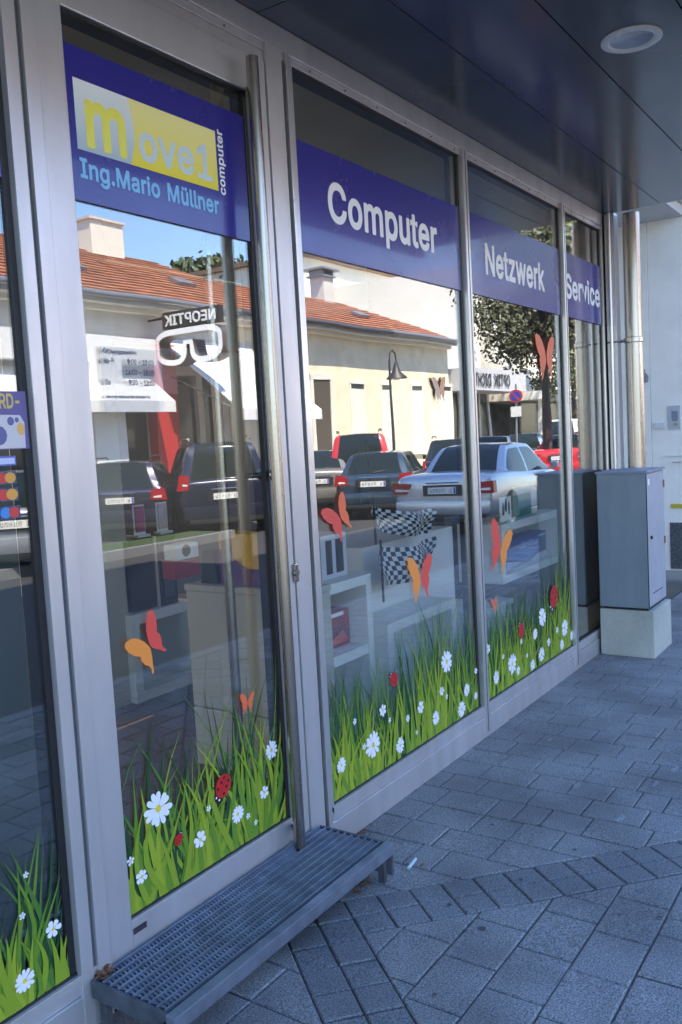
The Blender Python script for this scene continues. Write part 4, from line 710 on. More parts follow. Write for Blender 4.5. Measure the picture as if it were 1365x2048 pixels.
box('body', (-.08, 0, -.12), (.12, .1, -.02), mat('device_red', (.4, .04, .05), .5), cm, .004); box('top', (-.06, 0, -.019), (.12, .1, .07), WHITE, cm, .01); MB().lathe([(0, -.004), (.03, -.004), (.035, 0)], (.02, 0, .03), 'Y', 16).build('dial', BLK, cm)
# shelf unit behind the Computer window
y2 = .27
ux0, ut = 3.0, (2.842, 0.9303)[1]; ux1 = (3.3657, 0.9257)[0]; ush = (3.1438, 0.5819)[1]
unit('display_shelf', 'white display shelf behind the Computer window with the red box inside', ux0, ux1+.03, .12, ut, y2, .42, .045, shelves=(ush-.12,), m=WHITE)
tx0, _ = (3.1199, 0.9619); tx1, tz1 = (3.3237, 1.1121)
pc = empty('white_computer_tower', (tx0, .35, ut+.001), label='white computer tower with two dark stripes on the display shelf', cat='computer'); tw, th = tx1-tx0, tz1-ut+.02
box('case', (0, 0, 0), (tw, .2, th), mat('tower_white', (.55, .57, .60), .4), pc, .006); box('stripe', (tw*.18, -.003, th*.12), (tw*.40, .0, th*.88), BLK, pc); box('stripe', (tw*.56, -.003, th*.12), (tw*.84, .0, th*.88), BLK, pc); box('red_label', (tw*1.0, .02, th*.5), (tw+.003, .15, th*.8), CR, pc)
rx0, rz0 = (3.0098, 0.59); rx1, rz1 = (3.3292, 0.7572)
rb = empty('red_box', (rx0, .36, ush+.025), label='red product box with pale cap inside the display shelf', cat='box'); tw, th = rx1-rx0, rz1-rz0
box('carton', (0, 0, 0), (tw, .25, th), mat('red_carton', (.42, .03, .02), .4, noise=.4, nscale=9, col2=(.10, .01, .01)), rb, .003); box('cap_label', (tw*.55, -.002, th*.86), (tw*.85, 0, th*.96), VWHITE, rb)
MB().add([(tw*.35, -.002, th*.1), (tw*.98, -.002, th*.1), (tw*.8, -.002, th*.45)], [(0, 1, 2)]).build('red_swirl', mat('bright_red', (.65, .10, .06), .4), rb)
# white step block with chequered flag
wx0, wz0 = (3.6882, 0.9465); wx1, wz1 = (4.6985, 1.0009)
wb = box('white_display_block', (wx0, .5, .12), (wx1, 1.0, wz1-.0), mat('white_block', (.80, .81, .79), .5), None, .004, label='white display block behind the chequered flags', cat='display block')
lx0_, lt = (3.5197, 0.6574); lx1_, _ = (4.2474, 0.611)
unit('display_shelf', 'low white shelf frame behind the daisies of the Computer window', lx0_, lx1_, .12, lt, .27, .22, .05)
FLW, FLB = mat('flag_white', (.72, .74, .74), .8), mat('flag_black', (.015, .015, .02), .8)
def flag(name, label, p0, p1, drop, y, taper):
    o = empty(name, (p0[0], y, p0[1]), label=label, cat='flag'); (xa, za), (xb, zb) = p0, p1; n, m_ = 22, 8; mb = MB(); W_ = xb-xa
    for i in range(n+1):
        for j in range(m_+1):
            u, v = i/n, j/m_; hgt = drop*(1-taper*u); mb.v.append((W_*u, .035*math.sin(u*9)+.02*math.sin(v*5+u*4), (zb-za)*u-hgt*v-.03*math.sin(u*3.1)))
    for i in range(n):
        for j in range(m_): mb.f.append((i*(m_+1)+j, (i+1)*(m_+1)+j, (i+1)*(m_+1)+j+1, i*(m_+1)+j+1)); mb.m.append((i+j) % 2)
    mb.build('cloth', [FLW, FLB], o, smooth=True); MB().tube([(0, .0, .03), (0, 0, -drop-.08)], .006, 8).build('stick', BLK, o); return o
flag('chequered_flag', 'upper black and white chequered flag hanging in the Computer window', (3.5979, 1.2358), (4.2364, 1.1574), .12, .36, -.15)
flag('chequered_flag', 'lower black and white chequered flag folded over the white block', (3.6104, 1.0274), (4.1838, 1.0062), .20, .34, .2)
hs_ = empty('headset', (*(lambda p: (p[0], .4))((3.5722, 1.3561)), (3.5722, 1.3561)[1]), label='black headset hanging with its cable in the Computer window', cat='headset')
MB().tube([(-.02, 0, .14), (-.06, 0, .08), (-.065, 0, -.05), (-.04, 0, -.11), (.0, 0, -.12), (.05, 0, -.06), (.07, 0, .06), (.05, 0, .2)], .007, 8).build('cable', BLK, hs_, smooth=True)
box('ear_cup', (-.05, -.02, -.12), (.03, .03, -.03), BLK, hs_, .01)
# Netzwerk window
y3 = .27
fx0, ft = (4.899, 0.9867); fx1 = (5.8882, 0.9636)[0]; fb = (4.8857, 0.6191)[1]
cubeF = unit('display_cube', 'white hanging display cube framing the blue laptop box', fx0, fx1, fb, ft, y3, .30, .05)
kx0, _ = (5.0884, 0.6457); kx1, kz1 = (5.7848, 0.8511)
lb_ = empty('laptop_box', (kx0, .33, fb+.051), label='blue and white laptop box inside the white display cube', cat='box'); tw, th = kx1-kx0, (kz1-fb-.05)
box('carton', (0, 0, 0), (tw, .12, th), mat('navy_carton', (.035, .045, .22), .4), lb_, .002)
MB().add([(0, -.002, .0), (tw, -.002, 0), (tw, -.002, th*.26), (tw*.72, -.002, th*.22), (tw*.55, -.002, th*.04), (0, -.002, th*.30)], [(0, 3, 4), (0, 4, 5), (0, 1, 2, 3)]).build('white_print', mat('carton_white', (.55, .56, .66), .4), lb_)
MB().add([(.03, -.003, th*.42), (tw*.52, -.003, th*.1), (tw*.72, -.003, th*.34), (tw*.62, -.003, th*.52), (.05, -.003, th*.55)], [(0, 1, 2, 3, 4)]).build('laptop_picture', mat('laptop_blue', (.05, .20, .52), .3), lb_)
text('lettering', 'WIN YOUR', mat('print_grey', (.4, .45, .62), .5), lb_, lambda x, z, d: (x, -.0035, z), th*.07, tw*.45, tw*.3, th*.62); text('lettering', 'EXTRA', MAT['print_grey'], lb_, lambda x, z, d: (x, -.0035, z), th*.07, tw*.3, tw*.35, th*.78)
box('print_logo', (tw*.78, -.003, th*.84), (tw*.96, -.001, th*.92), MAT['print_grey'], lb_)
gx0, _ = (5.2913, 1.0072); gx1, gz1 = (5.5871, 1.1402)
gb = empty('green_card', (gx0, .35, ft+.001), label='green and white greeting card standing on the display cube', cat='card')
tw = gx1-gx0; th = (gz1-ft)*.95
MB().box((0, 0, 0), (tw, .006, th)).build('card_front', mat('card_green', (.06, .25, .19), .5), gb); box('card_head', (0, -.001, th*1.0), (tw, .006, th*1.38), mat('card_cream', (.5, .48, .42), .5), gb); MB().box((tw+.002, .0, 0), (tw*1.35, .03, th*1.2)).build('card_back', WHITE, gb)
sx0, _ = (5.06, 0.9995); sx1, sz1 = (5.2232, 1.137)
nb_ = empty('patterned_card', (sx0, .34, ft+.001), label='small white card with dark figures left of the green card', cat='card'); tw = sx1-sx0; th = sz1-ft
box('sheet', (0, 0, 0), (tw, .01, th), WHITE, nb_)
for i in range(3): MB().prism([(0, 0), (.018, 0), (.022, .06), (.009, .085), (-.004, .05)], lambda u, v, d: (u, d, v), -.003, 0).build('figure', BLK, nb_).location = (tw*.15+i*tw*.28, 0, th*.25+.02*(i % 2))
qx0, qt = (4.5604, 0.5128); qx1, _ = (5.039, 0.5295)
qb = empty('low_display_block', (qx0, y3, .12), label='low white display block behind the small butterfly', cat='display block')
box('top', (0, 0, qt-.12-.035), (qx1-qx0, .5, qt-.12), WHITE, qb, .003); box('carcass', (.01, .012, 0), (qx1-qx0-.01, .49, qt-.12-.038), MAT['white_block'], qb)
bk1 = box('book', ((4.8996, 0.8296)[0], .4, qt+.001), ((5.1535, 0.7949)[0], .62, (5.039, 0.8105)[1]), mat('dark_book', (.07, .055, .07), .5), None, .004, label='dark boxed software on the low display block', cat='box')
box('grey_display_panel', ((6.5527, 0.9959)[0], .75, .12), ((7.474, 0.9142)[0], .8, 1.28), mat('grey_panel', (.22, .25, .28), .7), None, label='grey display partition behind the white cube', cat='partition')
box('grey_display_panel', ((5.1723, 0.7832)[0], .75, .12), ((5.5958, 0.7252)[0], .8, 1.0), MAT['grey_panel'], None, label='grey display partition behind the right edge of the Computer window', cat='partition')
# back shelves in the shop
unit('back_shelf', 'tall white shelving against the back wall of the shop', 3.4, 5.6, .12, 2.1, 5.9, .4, .04, shelves=(.5, .95, 1.4), dividers=(.7, 1.45))
unit('back_shelf', 'cream wall shelving seen through the left window', -.6, 1.6, .12, 2.0, 4.6, .4, .04, shelves=(.5, .95, 1.4), dividers=(.7, 1.45), m=mat('cream_laminate', (.5, .44, .30), .6))

# ================================================================== ACROSS THE STREET
YB = -15.0
TERRA = mat('terracotta_tile', (.37, .155, .085), .85, noise=.2, nscale=3, island=.16, stain=.15, bump=.3, bscale=30)
CREAM = mat('cream_render', (.88, .77, .56), .85, noise=.10, nscale=1.2, stain=.08); PALE = mat('pale_render', (.62, .60, .55), .85, noise=.10, nscale=2, stain=.10)
WHT2 = mat('white_render_far', (.80, .76, .66), .85, noise=.04, nscale=1); DARKG = mat('dark_window_glass', (.03, .035, .04), .08, spec=.8); WOODD = mat('dark_door', (.10, .08, .06), .6)
GUT = mat('zinc_gutter', (.28, .28, .30), .45, .5); REDP = mat('red_paint', (.50, .03, .03), .5); AWN = mat('white_awning', (.80, .79, .78), .85)
def tiles(par, xa0, xa1, xb0, xb1, y0, z0, y1, z1, courses, tw=.3, name='roof_tiles'):
    """roof slope: eave from xa0..xa1 at (y0,z0) to ridge xb0..xb1 at (y1,z1)"""
    mb = MB(); L = math.hypot(y1-y0, z1-z0); nz = Vector((0, -(z1-z0)/L*(1 if y1 < y0 else 1), abs(y1-y0)/L)); nz = Vector((0, (z1-z0)/L if y1 < y0 else -(z1-z0)/L, abs(y1-y0)/L))
    for c in range(courses):
        u0, u1 = c/courses, (c+1.12)/courses; u1 = min(u1, 1)
        a0 = xa0+(xb0-xa0)*u0; a1 = xa1+(xb1-xa1)*u0; n = max(1, int((a1-a0)/tw)); off = (c % 2)*.5
        for i in range(n):
            p, q = a0+(a1-a0)*i/n, a0+(a1-a0)*(i+1)/n-.015
            j = rnd.uniform(0, .008)
            lo = Vector((0, y0+(y1-y0)*u0, z0+(z1-z0)*u0)); hi = Vector((0, y0+(y1-y0)*u1, z0+(z1-z0)*u1))
            A = lo+nz*(.045+j); B = hi+nz*.01; Cc = lo+nz*.008
            mb.add([(p, A.y, A.z), (q, A.y, A.z), (q, B.y, B.z), (p, B.y, B.z), (p, Cc.y, Cc.z), (q, Cc.y, Cc.z)], [(0, 1, 2, 3), (4, 5, 1, 0)])
    o = mb.build(name, TERRA, par); o['kind'] = 'stuff'; return o
def slab(par, pts, m, name='roof_deck'): return MB().add(pts, [tuple(range(len(pts)))]).build(name, m, par)
def window(par, x0, x1, z0, z1, y, shutter=False, fm=None):
    o = MB().box((x0-.06, y-.02, z0-.06), (x0, y+.05, z1+.06)).box((x1, y-.02, z0-.06), (x1+.06, y+.05, z1+.06)).box((x0, y-.02, z1), (x1, y+.05, z1+.06)).box((x0-.1, y-.02, z0-.1), (x1+.1, y+.09, z0-.04)).build('window', fm or WHT2, par)
    box('glass_pane', (x0, y-.10, z0), (x1, y-.08, z1), DARKG, o)
    if shutter: box('roller_blind', (x0, y-.07, z0), (x1, y-.05, z1-.16), WHT2, o)
    else: box('glazing_bar', ((x0+x1)/2-.025, y-.075, z0), ((x0+x1)/2+.025, y-.05, z1), WHT2, o)
EZ = 5.37
# optician's building
ob = empty('optician_building', (0, YB, 0), label='one-storey optician shop with orange tiled roof and white chimney across the street', cat='building')
OX0, OX1 = 2.0, 19.3
box('wall', (OX0, -9, 3.55), (OX1, 0, EZ), PALE, ob); box('side_wall', (OX0, -9, 0), (OX0+.4, 0, 3.55), PALE, ob); box('side_wall', (OX1-.6, -9, 0), (OX1, 0, 3.55), PALE, ob)
box('shop_interior', (OX0+.4, -1.6, 0), (OX1-.6, -1.4, 3.55), mat('shop_brown', (.20, .13, .09), .8, noise=.5, nscale=1.5), ob)
for i in range(9):
    x = OX0+1.6+i*1.8
    box('pier', (x, -.25, 0), (x+.22, .0, 3.55), PALE, ob)
    box('shop_glass', (x+.22, -.16, .5), (x+1.8, -.13, 3.3), DARKG, ob); box('plinth', (x+.22, -.2, 0), (x+1.8, -.02, .5), PALE, ob)
    box('display', (x+.4, -1.2, .5), (x+1.2, -.7, 1.2+.5*(i % 3)), mat('display_%d' % (i % 3), ((.5, .35, .05), (.35, .05, .04), (.4, .38, .3))[i % 3], .7), ob)
box('cornice', (OX0, 0, EZ-.32), (OX1+.02, .22, EZ-.20), WHT2, ob); box('cornice', (OX0, 0, EZ-.20), (OX1+.02, .50, EZ-.06), PALE, ob)
MB().tube([(OX0, .58, EZ-.03), (27.9, .58, EZ-.03)], .085, 10).build('gutter', GUT, ob, smooth=True)
RZ_, RY_ = 7.75, -4.5
slab(ob, [(OX0, .4, EZ-.02), (24.6, .4, EZ-.02), (20.9, RY_, RZ_-.02), (OX0, RY_, RZ_-.02)], TERRA); slab(ob, [(OX0, RY_, RZ_), (20.9, RY_, RZ_), (24.6, -9.4, EZ), (OX0, -9.4, EZ)], TERRA); slab(ob, [(20.9, RY_, RZ_), (24.6, .4, EZ), (24.6, -9.4, EZ)], TERRA)
tiles(ob, OX0, 24.5, OX0, 20.9, .42, EZ, RY_, RZ_, 17)
ch_ = MB().box((-.62, -.4, 0), (.62, .4, 1.45)).build('chimney', WHT2, ob); ch_.location = (18.75, -4.35, 7.1); box('chimney_cap', (-.69, -.47, 1.45), (.69, .47, 1.53), PALE, ch_)
for x, y_ in ((15.3, -1.6), (19.5, -1.7)):
    s_ = MB().box((-.35, -.25, 0), (.35, .25, .10)).build('skylight', GUT, ob); s_.location = (x, y_, EZ+(RZ_-EZ)*(.42-y_)/4.92+.06); s_.rotation_euler = (-math.atan2(RZ_-EZ, 4.92), 0, 0)
# awnings with cheeks
def awning(x0, x1, zt, zf, out, lab, txt=None):
    o = empty('awning', (x0, YB, 0), label=lab, cat='awning'); w = x1-x0
    MB().add([(0, .02, zt), (w, .02, zt), (w, out, zf), (0, out, zf), (0, .02, zt-.03), (w, .02, zt-.03), (w, out-.01, zf-.03), (0, out-.01, zf-.03)], [(0, 3, 2, 1), (4, 5, 6, 7), (0, 1, 5, 4), (3, 7, 6, 2), (0, 4, 7, 3), (1, 2, 6, 5)]).build('canopy_cloth', AWN, o)
    vl = box('valance', (0, out, zf-.28), (w, out+.012, zf), AWN, o)
    MB().tube([(.03, .05, zt-.9), (.03, out-.05, zf-.06)], .02, 6).build('arm', GUT, o); MB().tube([(w-.03, .05, zt-.9), (w-.03, out-.05, zf-.06)], .02, 6).build('arm', GUT, o)
    if txt: text('lettering', txt, mat('grey_letter', (.10, .10, .11), .6), vl, lambda x, z, d: (w-x, out+.016+d, z), .18, 1.5, w-1.7, zf-.24, .02)
    return o
awning(16.75, 20.3, 4.5, 2.45, 2.6, 'broad white awning right of the projecting glasses sign')
box('fascia_board', (3, .02, 3.72), (16.1, .5, 4.38), mat('bright_white', (.85, .85, .84), .7), ob)
box('white_pier', (13.9, .0, 0), (14.9, .52, 3.72), MAT['bright_white'], ob)
awning(6.5, 16.05, 3.6, 2.75, 1.1, 'white awning with shop name on its valance left of the red pier', 'NEOPTIK')
rp = empty('red_pier', (16.2, YB, 0), label='red painted pier between the two white awnings', cat='pier'); box('shaft', (-.05, 0, 0), (.75, .3, 3.0), REDP, rp); box('band', (-.08, 0, 3.0), (.75, .34, 4.3), mat('pink_panel', (.72, .28, .32), .6), rp)
# projecting NEOPTIK sign with glasses
SXp = 16.3; sg_ = empty('projecting_sign', (SXp, YB, 0), label='dark projecting sign lettered NEOPTIK above big white glasses', cat='sign')
sy1, sz1_ = (14.3793, 5.1515); sy0, sz0_ = (12.5335, 4.5647)
ya, yb_ = 15-(14.3969, 4.977)[0], 15-(12.5123, 4.8031)[0]
zt_, zb2 = (12.4932, 5.0171)[1], (12.5292, 4.6124)[1]
bd = box('board', (0, ya, zb2), (.16, yb_, zt_), mat('sign_brown', (.035, .028, .026), .5), sg_)
text('lettering', 'NEOPTIK', VWHITE, bd, lambda x, z, d: (-.012-d, yb_-x, z), (zt_-zb2)*.62, (yb_-ya)*.88, (yb_-ya)*.06, zb2+(zt_-zb2)*.2, .03, .01)
gy0, gy1 = 15-(14.6344, 4.2418)[0], 15-(12.5328, 4.0204)[0]; gz1, gz0 = (13.5098, 4.5204)[1], (13.5824, 3.757)[1]
gw, gh = gy1-gy0, gz1-gz0
def gl_path():
    P = []
    def arc_(cx, cy, rx, ry, a0, a1, n): return [(cx+rx*math.cos(a0+(a1-a0)*i/n), cy+ry*math.sin(a0+(a1-a0)*i/n)) for i in range(n+1)]
    P += arc_(.22, .72, .22, .28, math.pi/2, math.pi, 6); P += arc_(.26, .35, .26, .35, math.pi, 1.5*math.pi, 6); P += arc_(.30, .30, .14, .30, 1.5*math.pi, 2*math.pi, 4)
    P += [(.455, .62), (.545, .62)]; P += arc_(.70, .30, .14, .30, math.pi, 1.5*math.pi, 4); P += arc_(.74, .35, .26, .35, 1.5*math.pi, 2*math.pi, 6); P += arc_(.78, .72, .22, .28, 0, math.pi/2, 6)
    return P
GP = gl_path(); n_ = len(GP); gm = MB(); c_ = (.5, .55)
def off_(P, d):
    out = []
    for i in range(len(P)):
        a, b, c = Vector(P[i-1]), Vector(P[i]), Vector(P[(i+1) % len(P)]); t = ((b-a).normalized()+(c-b).normalized()); t = t.normalized() if t.length > 1e-6 else (c-b).normalized(); out.append((b.x+t.y*d, b.y-t.x*d))
    return out
PM = [(gy0+u*gw, gz0+v*gh) for u, v in GP]; Pi, Po = off_(PM, -.07), off_(PM, .07)
for i in range(n_):
    j = (i+1) % n_
    gm.add([(0, *Po[i]), (0, *Po[j]), (0, *Pi[j]), (0, *Pi[i]), (.42, *Po[i]), (.42, *Po[j]), (.42, *Pi[j]), (.42, *Pi[i])], [(0, 1, 2, 3)], 0); gm.add([(0, *Po[i]), (0, *Po[j]), (.42, *Po[j]), (.42, *Po[i]), (0, *Pi[i]), (0, *Pi[j]), (.42, *Pi[j]), (.42, *Pi[i])], [(0, 3, 2, 1), (4, 5, 6, 7)], 1)
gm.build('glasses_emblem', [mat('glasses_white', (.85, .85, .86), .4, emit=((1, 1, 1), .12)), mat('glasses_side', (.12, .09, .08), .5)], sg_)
for t in (.3, .72): MB().tube([(.08, ya+(yb_-ya)*t, zb2), (.08, ya+(yb_-ya)*t, gz1+.05)], .025, 6).build('hanger', BLK, sg_)
MB().tube([(.1, 0, gz1-.2), (.1, gy0, gz1-.3)], .05, 8).build('wall_arm', BLK, sg_); MB().tube([(.1, 0, zt_-.1), (.1, ya, zt_-.1)], .03, 8).build('wall_arm', BLK, sg_)
# yellow building
yb = empty('yellow_building', (0, YB, 0), label='yellow rendered one-storey house with dark door across the street', cat='building')
YX0, YX1 = 19.35, 33.4
box('wall', (YX0, -8, 0), (YX1, 0, EZ), CREAM, yb)
box('cornice', (YX0, 0, EZ-.32), (YX1, .22, EZ-.20), WHT2, yb); box('cornice', (YX0, 0, EZ-.20), (YX1, .50, EZ-.06), PALE, yb)
dx0, dx1 = (23.5492, 2.8995)[0], (24.4491, 2.9051)[0]
d_ = MB().box((dx0-.16, 0, 0), (dx0, .06, 3.75)).box((dx1, 0, 0), (dx1+.16, .06, 3.75)).box((dx0-.16, 0, 3.6), (dx1+.16, .065, 3.8)).build('door_surround', WHT2, yb)
box('door_leaf', (dx0, .002, 0), (dx1, .03, 3.6), WOODD, d_)
for u0, u1 in ((702, 731), (767, 790), (823, 845), (880, 900)):
    pass
for (xa, xb) in (((25.7448, 2.9131)[0], (26.6955, 2.919)[0]), ((27.9455, 2.9268)[0], (28.7133, 2.9316)[0]), ((30.1016, 2.9402)[0], (30.9151, 2.9452)[0]), ((32.5521, 2.9554)[0], (33.5123, 2.9614)[0])):
    w_ = MB().box((xa-.08, 0, .9), (xa, .05, 3.5)).box((xb, 0, .9), (xb+.08, .05, 3.5)).box((xa-.1, 0, 3.5), (xb+.1, .06, 3.62)).box((xa-.15, 0, .8), (xb+.15, .1, .9)).build('window', WHT2, yb)
    box('glass_pane', (xa, .003, .9), (xb, .012, 3.5), DARKG, w_); box('roller_blind', (xa, .014, .9), (xb, .03, 3.32), WHT2, w_)
MB().tube([(YX0, .58, EZ-.03), (YX1, .58, EZ-.03)], .085, 10).build('gutter', GUT, yb, smooth=True)
slab(yb, [(YX0, .4, EZ), (YX1+.3, .4, EZ), (29.8, -3, 7.05), (17, -3, 7.05)], TERRA); slab(yb, [(17, -3, 7.05), (29.8, -3, 7.05), (YX1+.3, -6.4, EZ), (YX0, -6.4, EZ)], TERRA); slab(yb, [(29.8, -3, 7.05), (YX1+.3, .4, EZ), (YX1+.3, -6.4, EZ)], TERRA)
tiles(yb, YX0-.8, YX1+.2, 17.2, 29.8, .42, EZ, -3, 7.05, 12)
ch2 = MB().box((-.35, -.3, 0), (.35, .3, 1.1)).build('chimney', PALE, yb); ch2.location = ((28.694, 7.456)[0], -3.0, 6.8); box('chimney_cap', (-.6, -.5, 1.35), (.6, .5, 1.43), GUT, ch2); MB().box((-.45, -.4, 1.1), (.45, .4, 1.16)).box((-.4, -.3, 1.16), (-.3, .3, 1.36)).box((.3, -.3, 1.16), (.4, .3, 1.36)).build('cap_support', GUT, ch2)
s_ = MB().box((-.35, -.25, 0), (.35, .25, .10)).build('skylight', GUT, yb); s_.location = (28.6, -1.2, EZ+.86); s_.rotation_euler = (-math.atan2(1.68, 3.42), 0, 0)
# tall white building behind
tb = empty('tall_white_building', (0, -24, 0), label='tall sunlit white building rising behind the yellow house', cat='building')
TX0, TX1 = (35.5978, 8.5547)[0], (53.693, 10.3519)[0]; TZ = (40.0502, 10.6907)[1]
box('wall', (TX0, -10, 0), (TX1, 0, TZ), WHT2, tb); box('roof_edge', (TX0-.3, -10, TZ), (TX1+.3, .35, TZ+.22), mat('roof_edge_brown', (.20, .13, .09), .7), tb)
for i in range(26): box('cladding_line', (TX0, .0, 6+i*.5), (TX1, .02, 6.02+i*.5), PALE, tb) if 6+i*.5 < TZ-.2 else None
# pale building with optician sign further along
pb = empty('corner_building', (0, YB, 0), label='pale building with lettered fascia beyond the yellow house', cat='building')
QX0, QX1 = 33.6, 39.3
fz1, fz0 = (38.6781, 4.2852)[1], (38.5844, 3.3217)[1]
box('flat_roof', (QX0, -9, fz1+.02), (QX1, -1.0, fz1+.15), PALE, pb); box('wall', (QX0+3.6, -9, fz1+.15), (QX1, -1.2, 9.2), WHT2, pb); fs_ = box('fascia', (QX0, -1, fz0), (QX1+.3, .9, fz1), mat('fascia_grey', (.50, .50, .52), .6), pb)
text('lettering', 'OPTIK DICHT', mat('fascia_letter', (.04, .035, .04), .6), fs_, lambda x, z, d: (37.8-x, .95+d, z), (fz1-fz0)*.55, 3.9, 0, fz0+(fz1-fz0)*.22, .0)
box('shop_back', (QX0, -3, 0), (QX1, -2.8, fz0), mat('shop_grey', (.18, .18, .16), .8, noise=.5, nscale=1.2), pb)
for i in range(5): box('shop_glass', (QX0+.2+i*1.1, -.9, .4), (QX0+1.1+i*1.1, -.86, fz0), DARKG, pb); box('pier', (QX0+1.1+i*1.1, -1, 0), (QX0+1.28+i*1.1, -.8, fz0), PALE, pb)
window(pb, QX0+4.2, QX0+5.1, 5.2, 7.0, -1.18)
pc_ = empty('long_building', (0, YB, 0), label='long pale building with white posts at the far end of the street', cat='building')
box('wall', (40.3, -9, 3.0), (75, 0, 8.5), WHT2, pc_); box('canopy', (40.0, 0, 2.95), (75, 1.6, 3.35), WHT2, pc_); box('shop_back', (40.3, -3, 0), (75, -2.8, 3), MAT['shop_grey'], pc_)
for i in range(9): box('post', (40.4+i*3.2, 1.2, 0), (40.7+i*3.2, 1.5, 2.95), WHT2, pc_); box('shop_glass', (40.9+i*3.2, .0, .4), (43.4+i*3.2, .03, 2.9), DARKG, pc_)
for i in range(8): window(pc_, 41.4+i*3.4, 42.7+i*3.4, 4.6, 6.4, .02)
# ---- trees
BARK = mat('bark', (.05, .038, .03), .9, noise=.4, nscale=20)
def leafmat(n, c, tr=.3):
    m = mat(n, c, .6, island=.35); return m
def tree(loc, h0, h1, rad, lm, label, trunk_r=.14, n=2600, seed=1, cl=26, ls=.16):
    R_ = random.Random(seed); o = empty('tree', (loc[0], loc[1], 0), label=label, cat='tree')
    tk = MB().tube([(0, 0, 0), (.03, .02, h0*.5), (0, .05, h0+.3), (.05, 0, (h0+h1)/2), (0, 0, h1*.85)], [trunk_r*1.2, trunk_r, trunk_r*.85, trunk_r*.55, .03], 10)
    C_ = []
    for i in range(cl):
        a = R_.random()*6.28; u = R_.random(); z = h0+(h1-h0)*(.08+.86*u); rr = rad*math.sin(math.pi*(.12+.80*u))*math.sqrt(R_.random()); c = Vector((rr*math.cos(a), rr*math.sin(a), z)); C_.append((c, rad*R_.uniform(.20, .36)))
        st_ = h0+(z-h0)*.35; tk.tube([(0, 0, st_), (c.x*.5, c.y*.5, (st_+z)/2+.1), tuple(c)], [.05, .032, .01], 5)
    tk.build('trunk', BARK, o, smooth=True); mb = MB()
    for i in range(n):
        c, r = R_.choice(C_); d = Vector((R_.gauss(0, 1), R_.gauss(0, 1), R_.gauss(0, .8))).normalized()*r*R_.random()**.4; p = c+d
        a = Vector((R_.gauss(0, 1), R_.gauss(0, 1), R_.gauss(0, 1))).normalized(); b = a.orthogonal().normalized(); s = ls*R_.uniform(.6, 1.2)
        mb.add([p-a*s, p+b*s*.55, p+a*s, p-b*s*.55], [(0, 1, 2, 3)])
    cr = mb.build('crown', lm, o); cr['kind'] = 'stuff'; return o
PLUM = leafmat('plum_leaf', (.065, .070, .030)); GRN = leafmat('green_leaf', (.09, .14, .03)); YGR = leafmat('yellow_green_leaf', (.20, .27, .03)); DGR = leafmat('dark_leaf', (.045, .075, .02))
tree((26.9279, -8.3171), 3.75, 8.0, 2.75, PLUM, 'street tree with dark purplish foliage and slim trunk by the far pavement', n=13000, cl=60, seed=3, ls=.085)
tree((41.138, -12.3326), 2.6, 8.2, 2.6, PLUM, 'second purplish street tree further along the far pavement', n=8000, cl=36, seed=5, ls=.11)
tree((57.7995, -19.8519), 3.5, 19.5, 5.0, YGR, 'tall yellow-green tree at the far end of the street', .3, n=4200, cl=50, seed=6, ls=.32)
tree((33.5, -9.332), 2.6, 9.4, 2.2, GRN, 'green street tree at the far right of the reflection', n=2600, seed=8, ls=.17)
tree(((37.135, 10.8815)[0], -32), 6, (37.0181, 11.7476)[1], 4.2, DGR, 'dark green tree top behind the optician roof', .3, n=4200, cl=46, seed=9, ls=.25)
tree(((44.2531, 12.0115)[0], -34), 6, (44.2468, 11.9478)[1], 3.6, DGR, 'smaller green tree behind the optician roof to the right', .3, n=2600, cl=30, seed=10, ls=.25)
# ---- street furniture
lx, ly = (23.3083, -11.8451)
sl_ = empty('street_lamp', (lx, ly, 0), label='dark street lamp with hooked arm and bell shade before the yellow house', cat='street lamp')
LM = mat('lamp_iron', (.05, .05, .05), .5, .3)
MB().tube([(0, 0, -.1), (0, 0, 1.0), (0, 0, 3.9)], [.06, .045, .035], 10).build('pole', LM, sl_, smooth=True)
MB().tube([(0, 0, 3.8), (.03, .0, 4.1), (.18, .0, 4.22), (.34, .0, 4.10), (.38, 0, 3.85)], .022, 8).build('arm', LM, sl_, smooth=True)
MB().lathe([(.03, 3.88), (.07, 3.75), (.13, 3.55), (.30, 3.38), (.31, 3.35)], (.38, 0, 0), n=20).build('shade', LM, sl_, smooth=True); MB().lathe([(0, 3.30), (.14, 3.34), (.16, 3.40)], (.38, 0, 0), n=16).build('bulb', VWHITE, sl_, smooth=True)
nx_, ny_ = (24.5258, -8.2884)
ns = empty('no_parking_sign', (nx_, ny_, 0), label='round red and blue no-parking sign on a thin post', cat='road sign'); MB().tube([(0, 0, -.1), (0, 0, 2.9)], .028, 8).build('post', GUT, ns)
MB().lathe([(0, -.05), (.185, -.05), (.185, -.03)], (0, 0, 2.55), 'X', 28).build('rim', REDP, ns); MB().lathe([(0, -.055), (.135, -.055)], (0, 0, 2.55), 'X', 24).build('disc', mat('sign_blue', (.02, .05, .35), .4), ns); MB().add([(-.058, -.11, 2.64), (-.058, -.08, 2.67), (-.058, .11, 2.46), (-.058, .08, 2.43)], [(0, 1, 2, 3)]).build('slash', REDP, ns)
box('plate', (-.052, -.15, 1.95), (-.045, .15, 2.25), WHT2, ns)

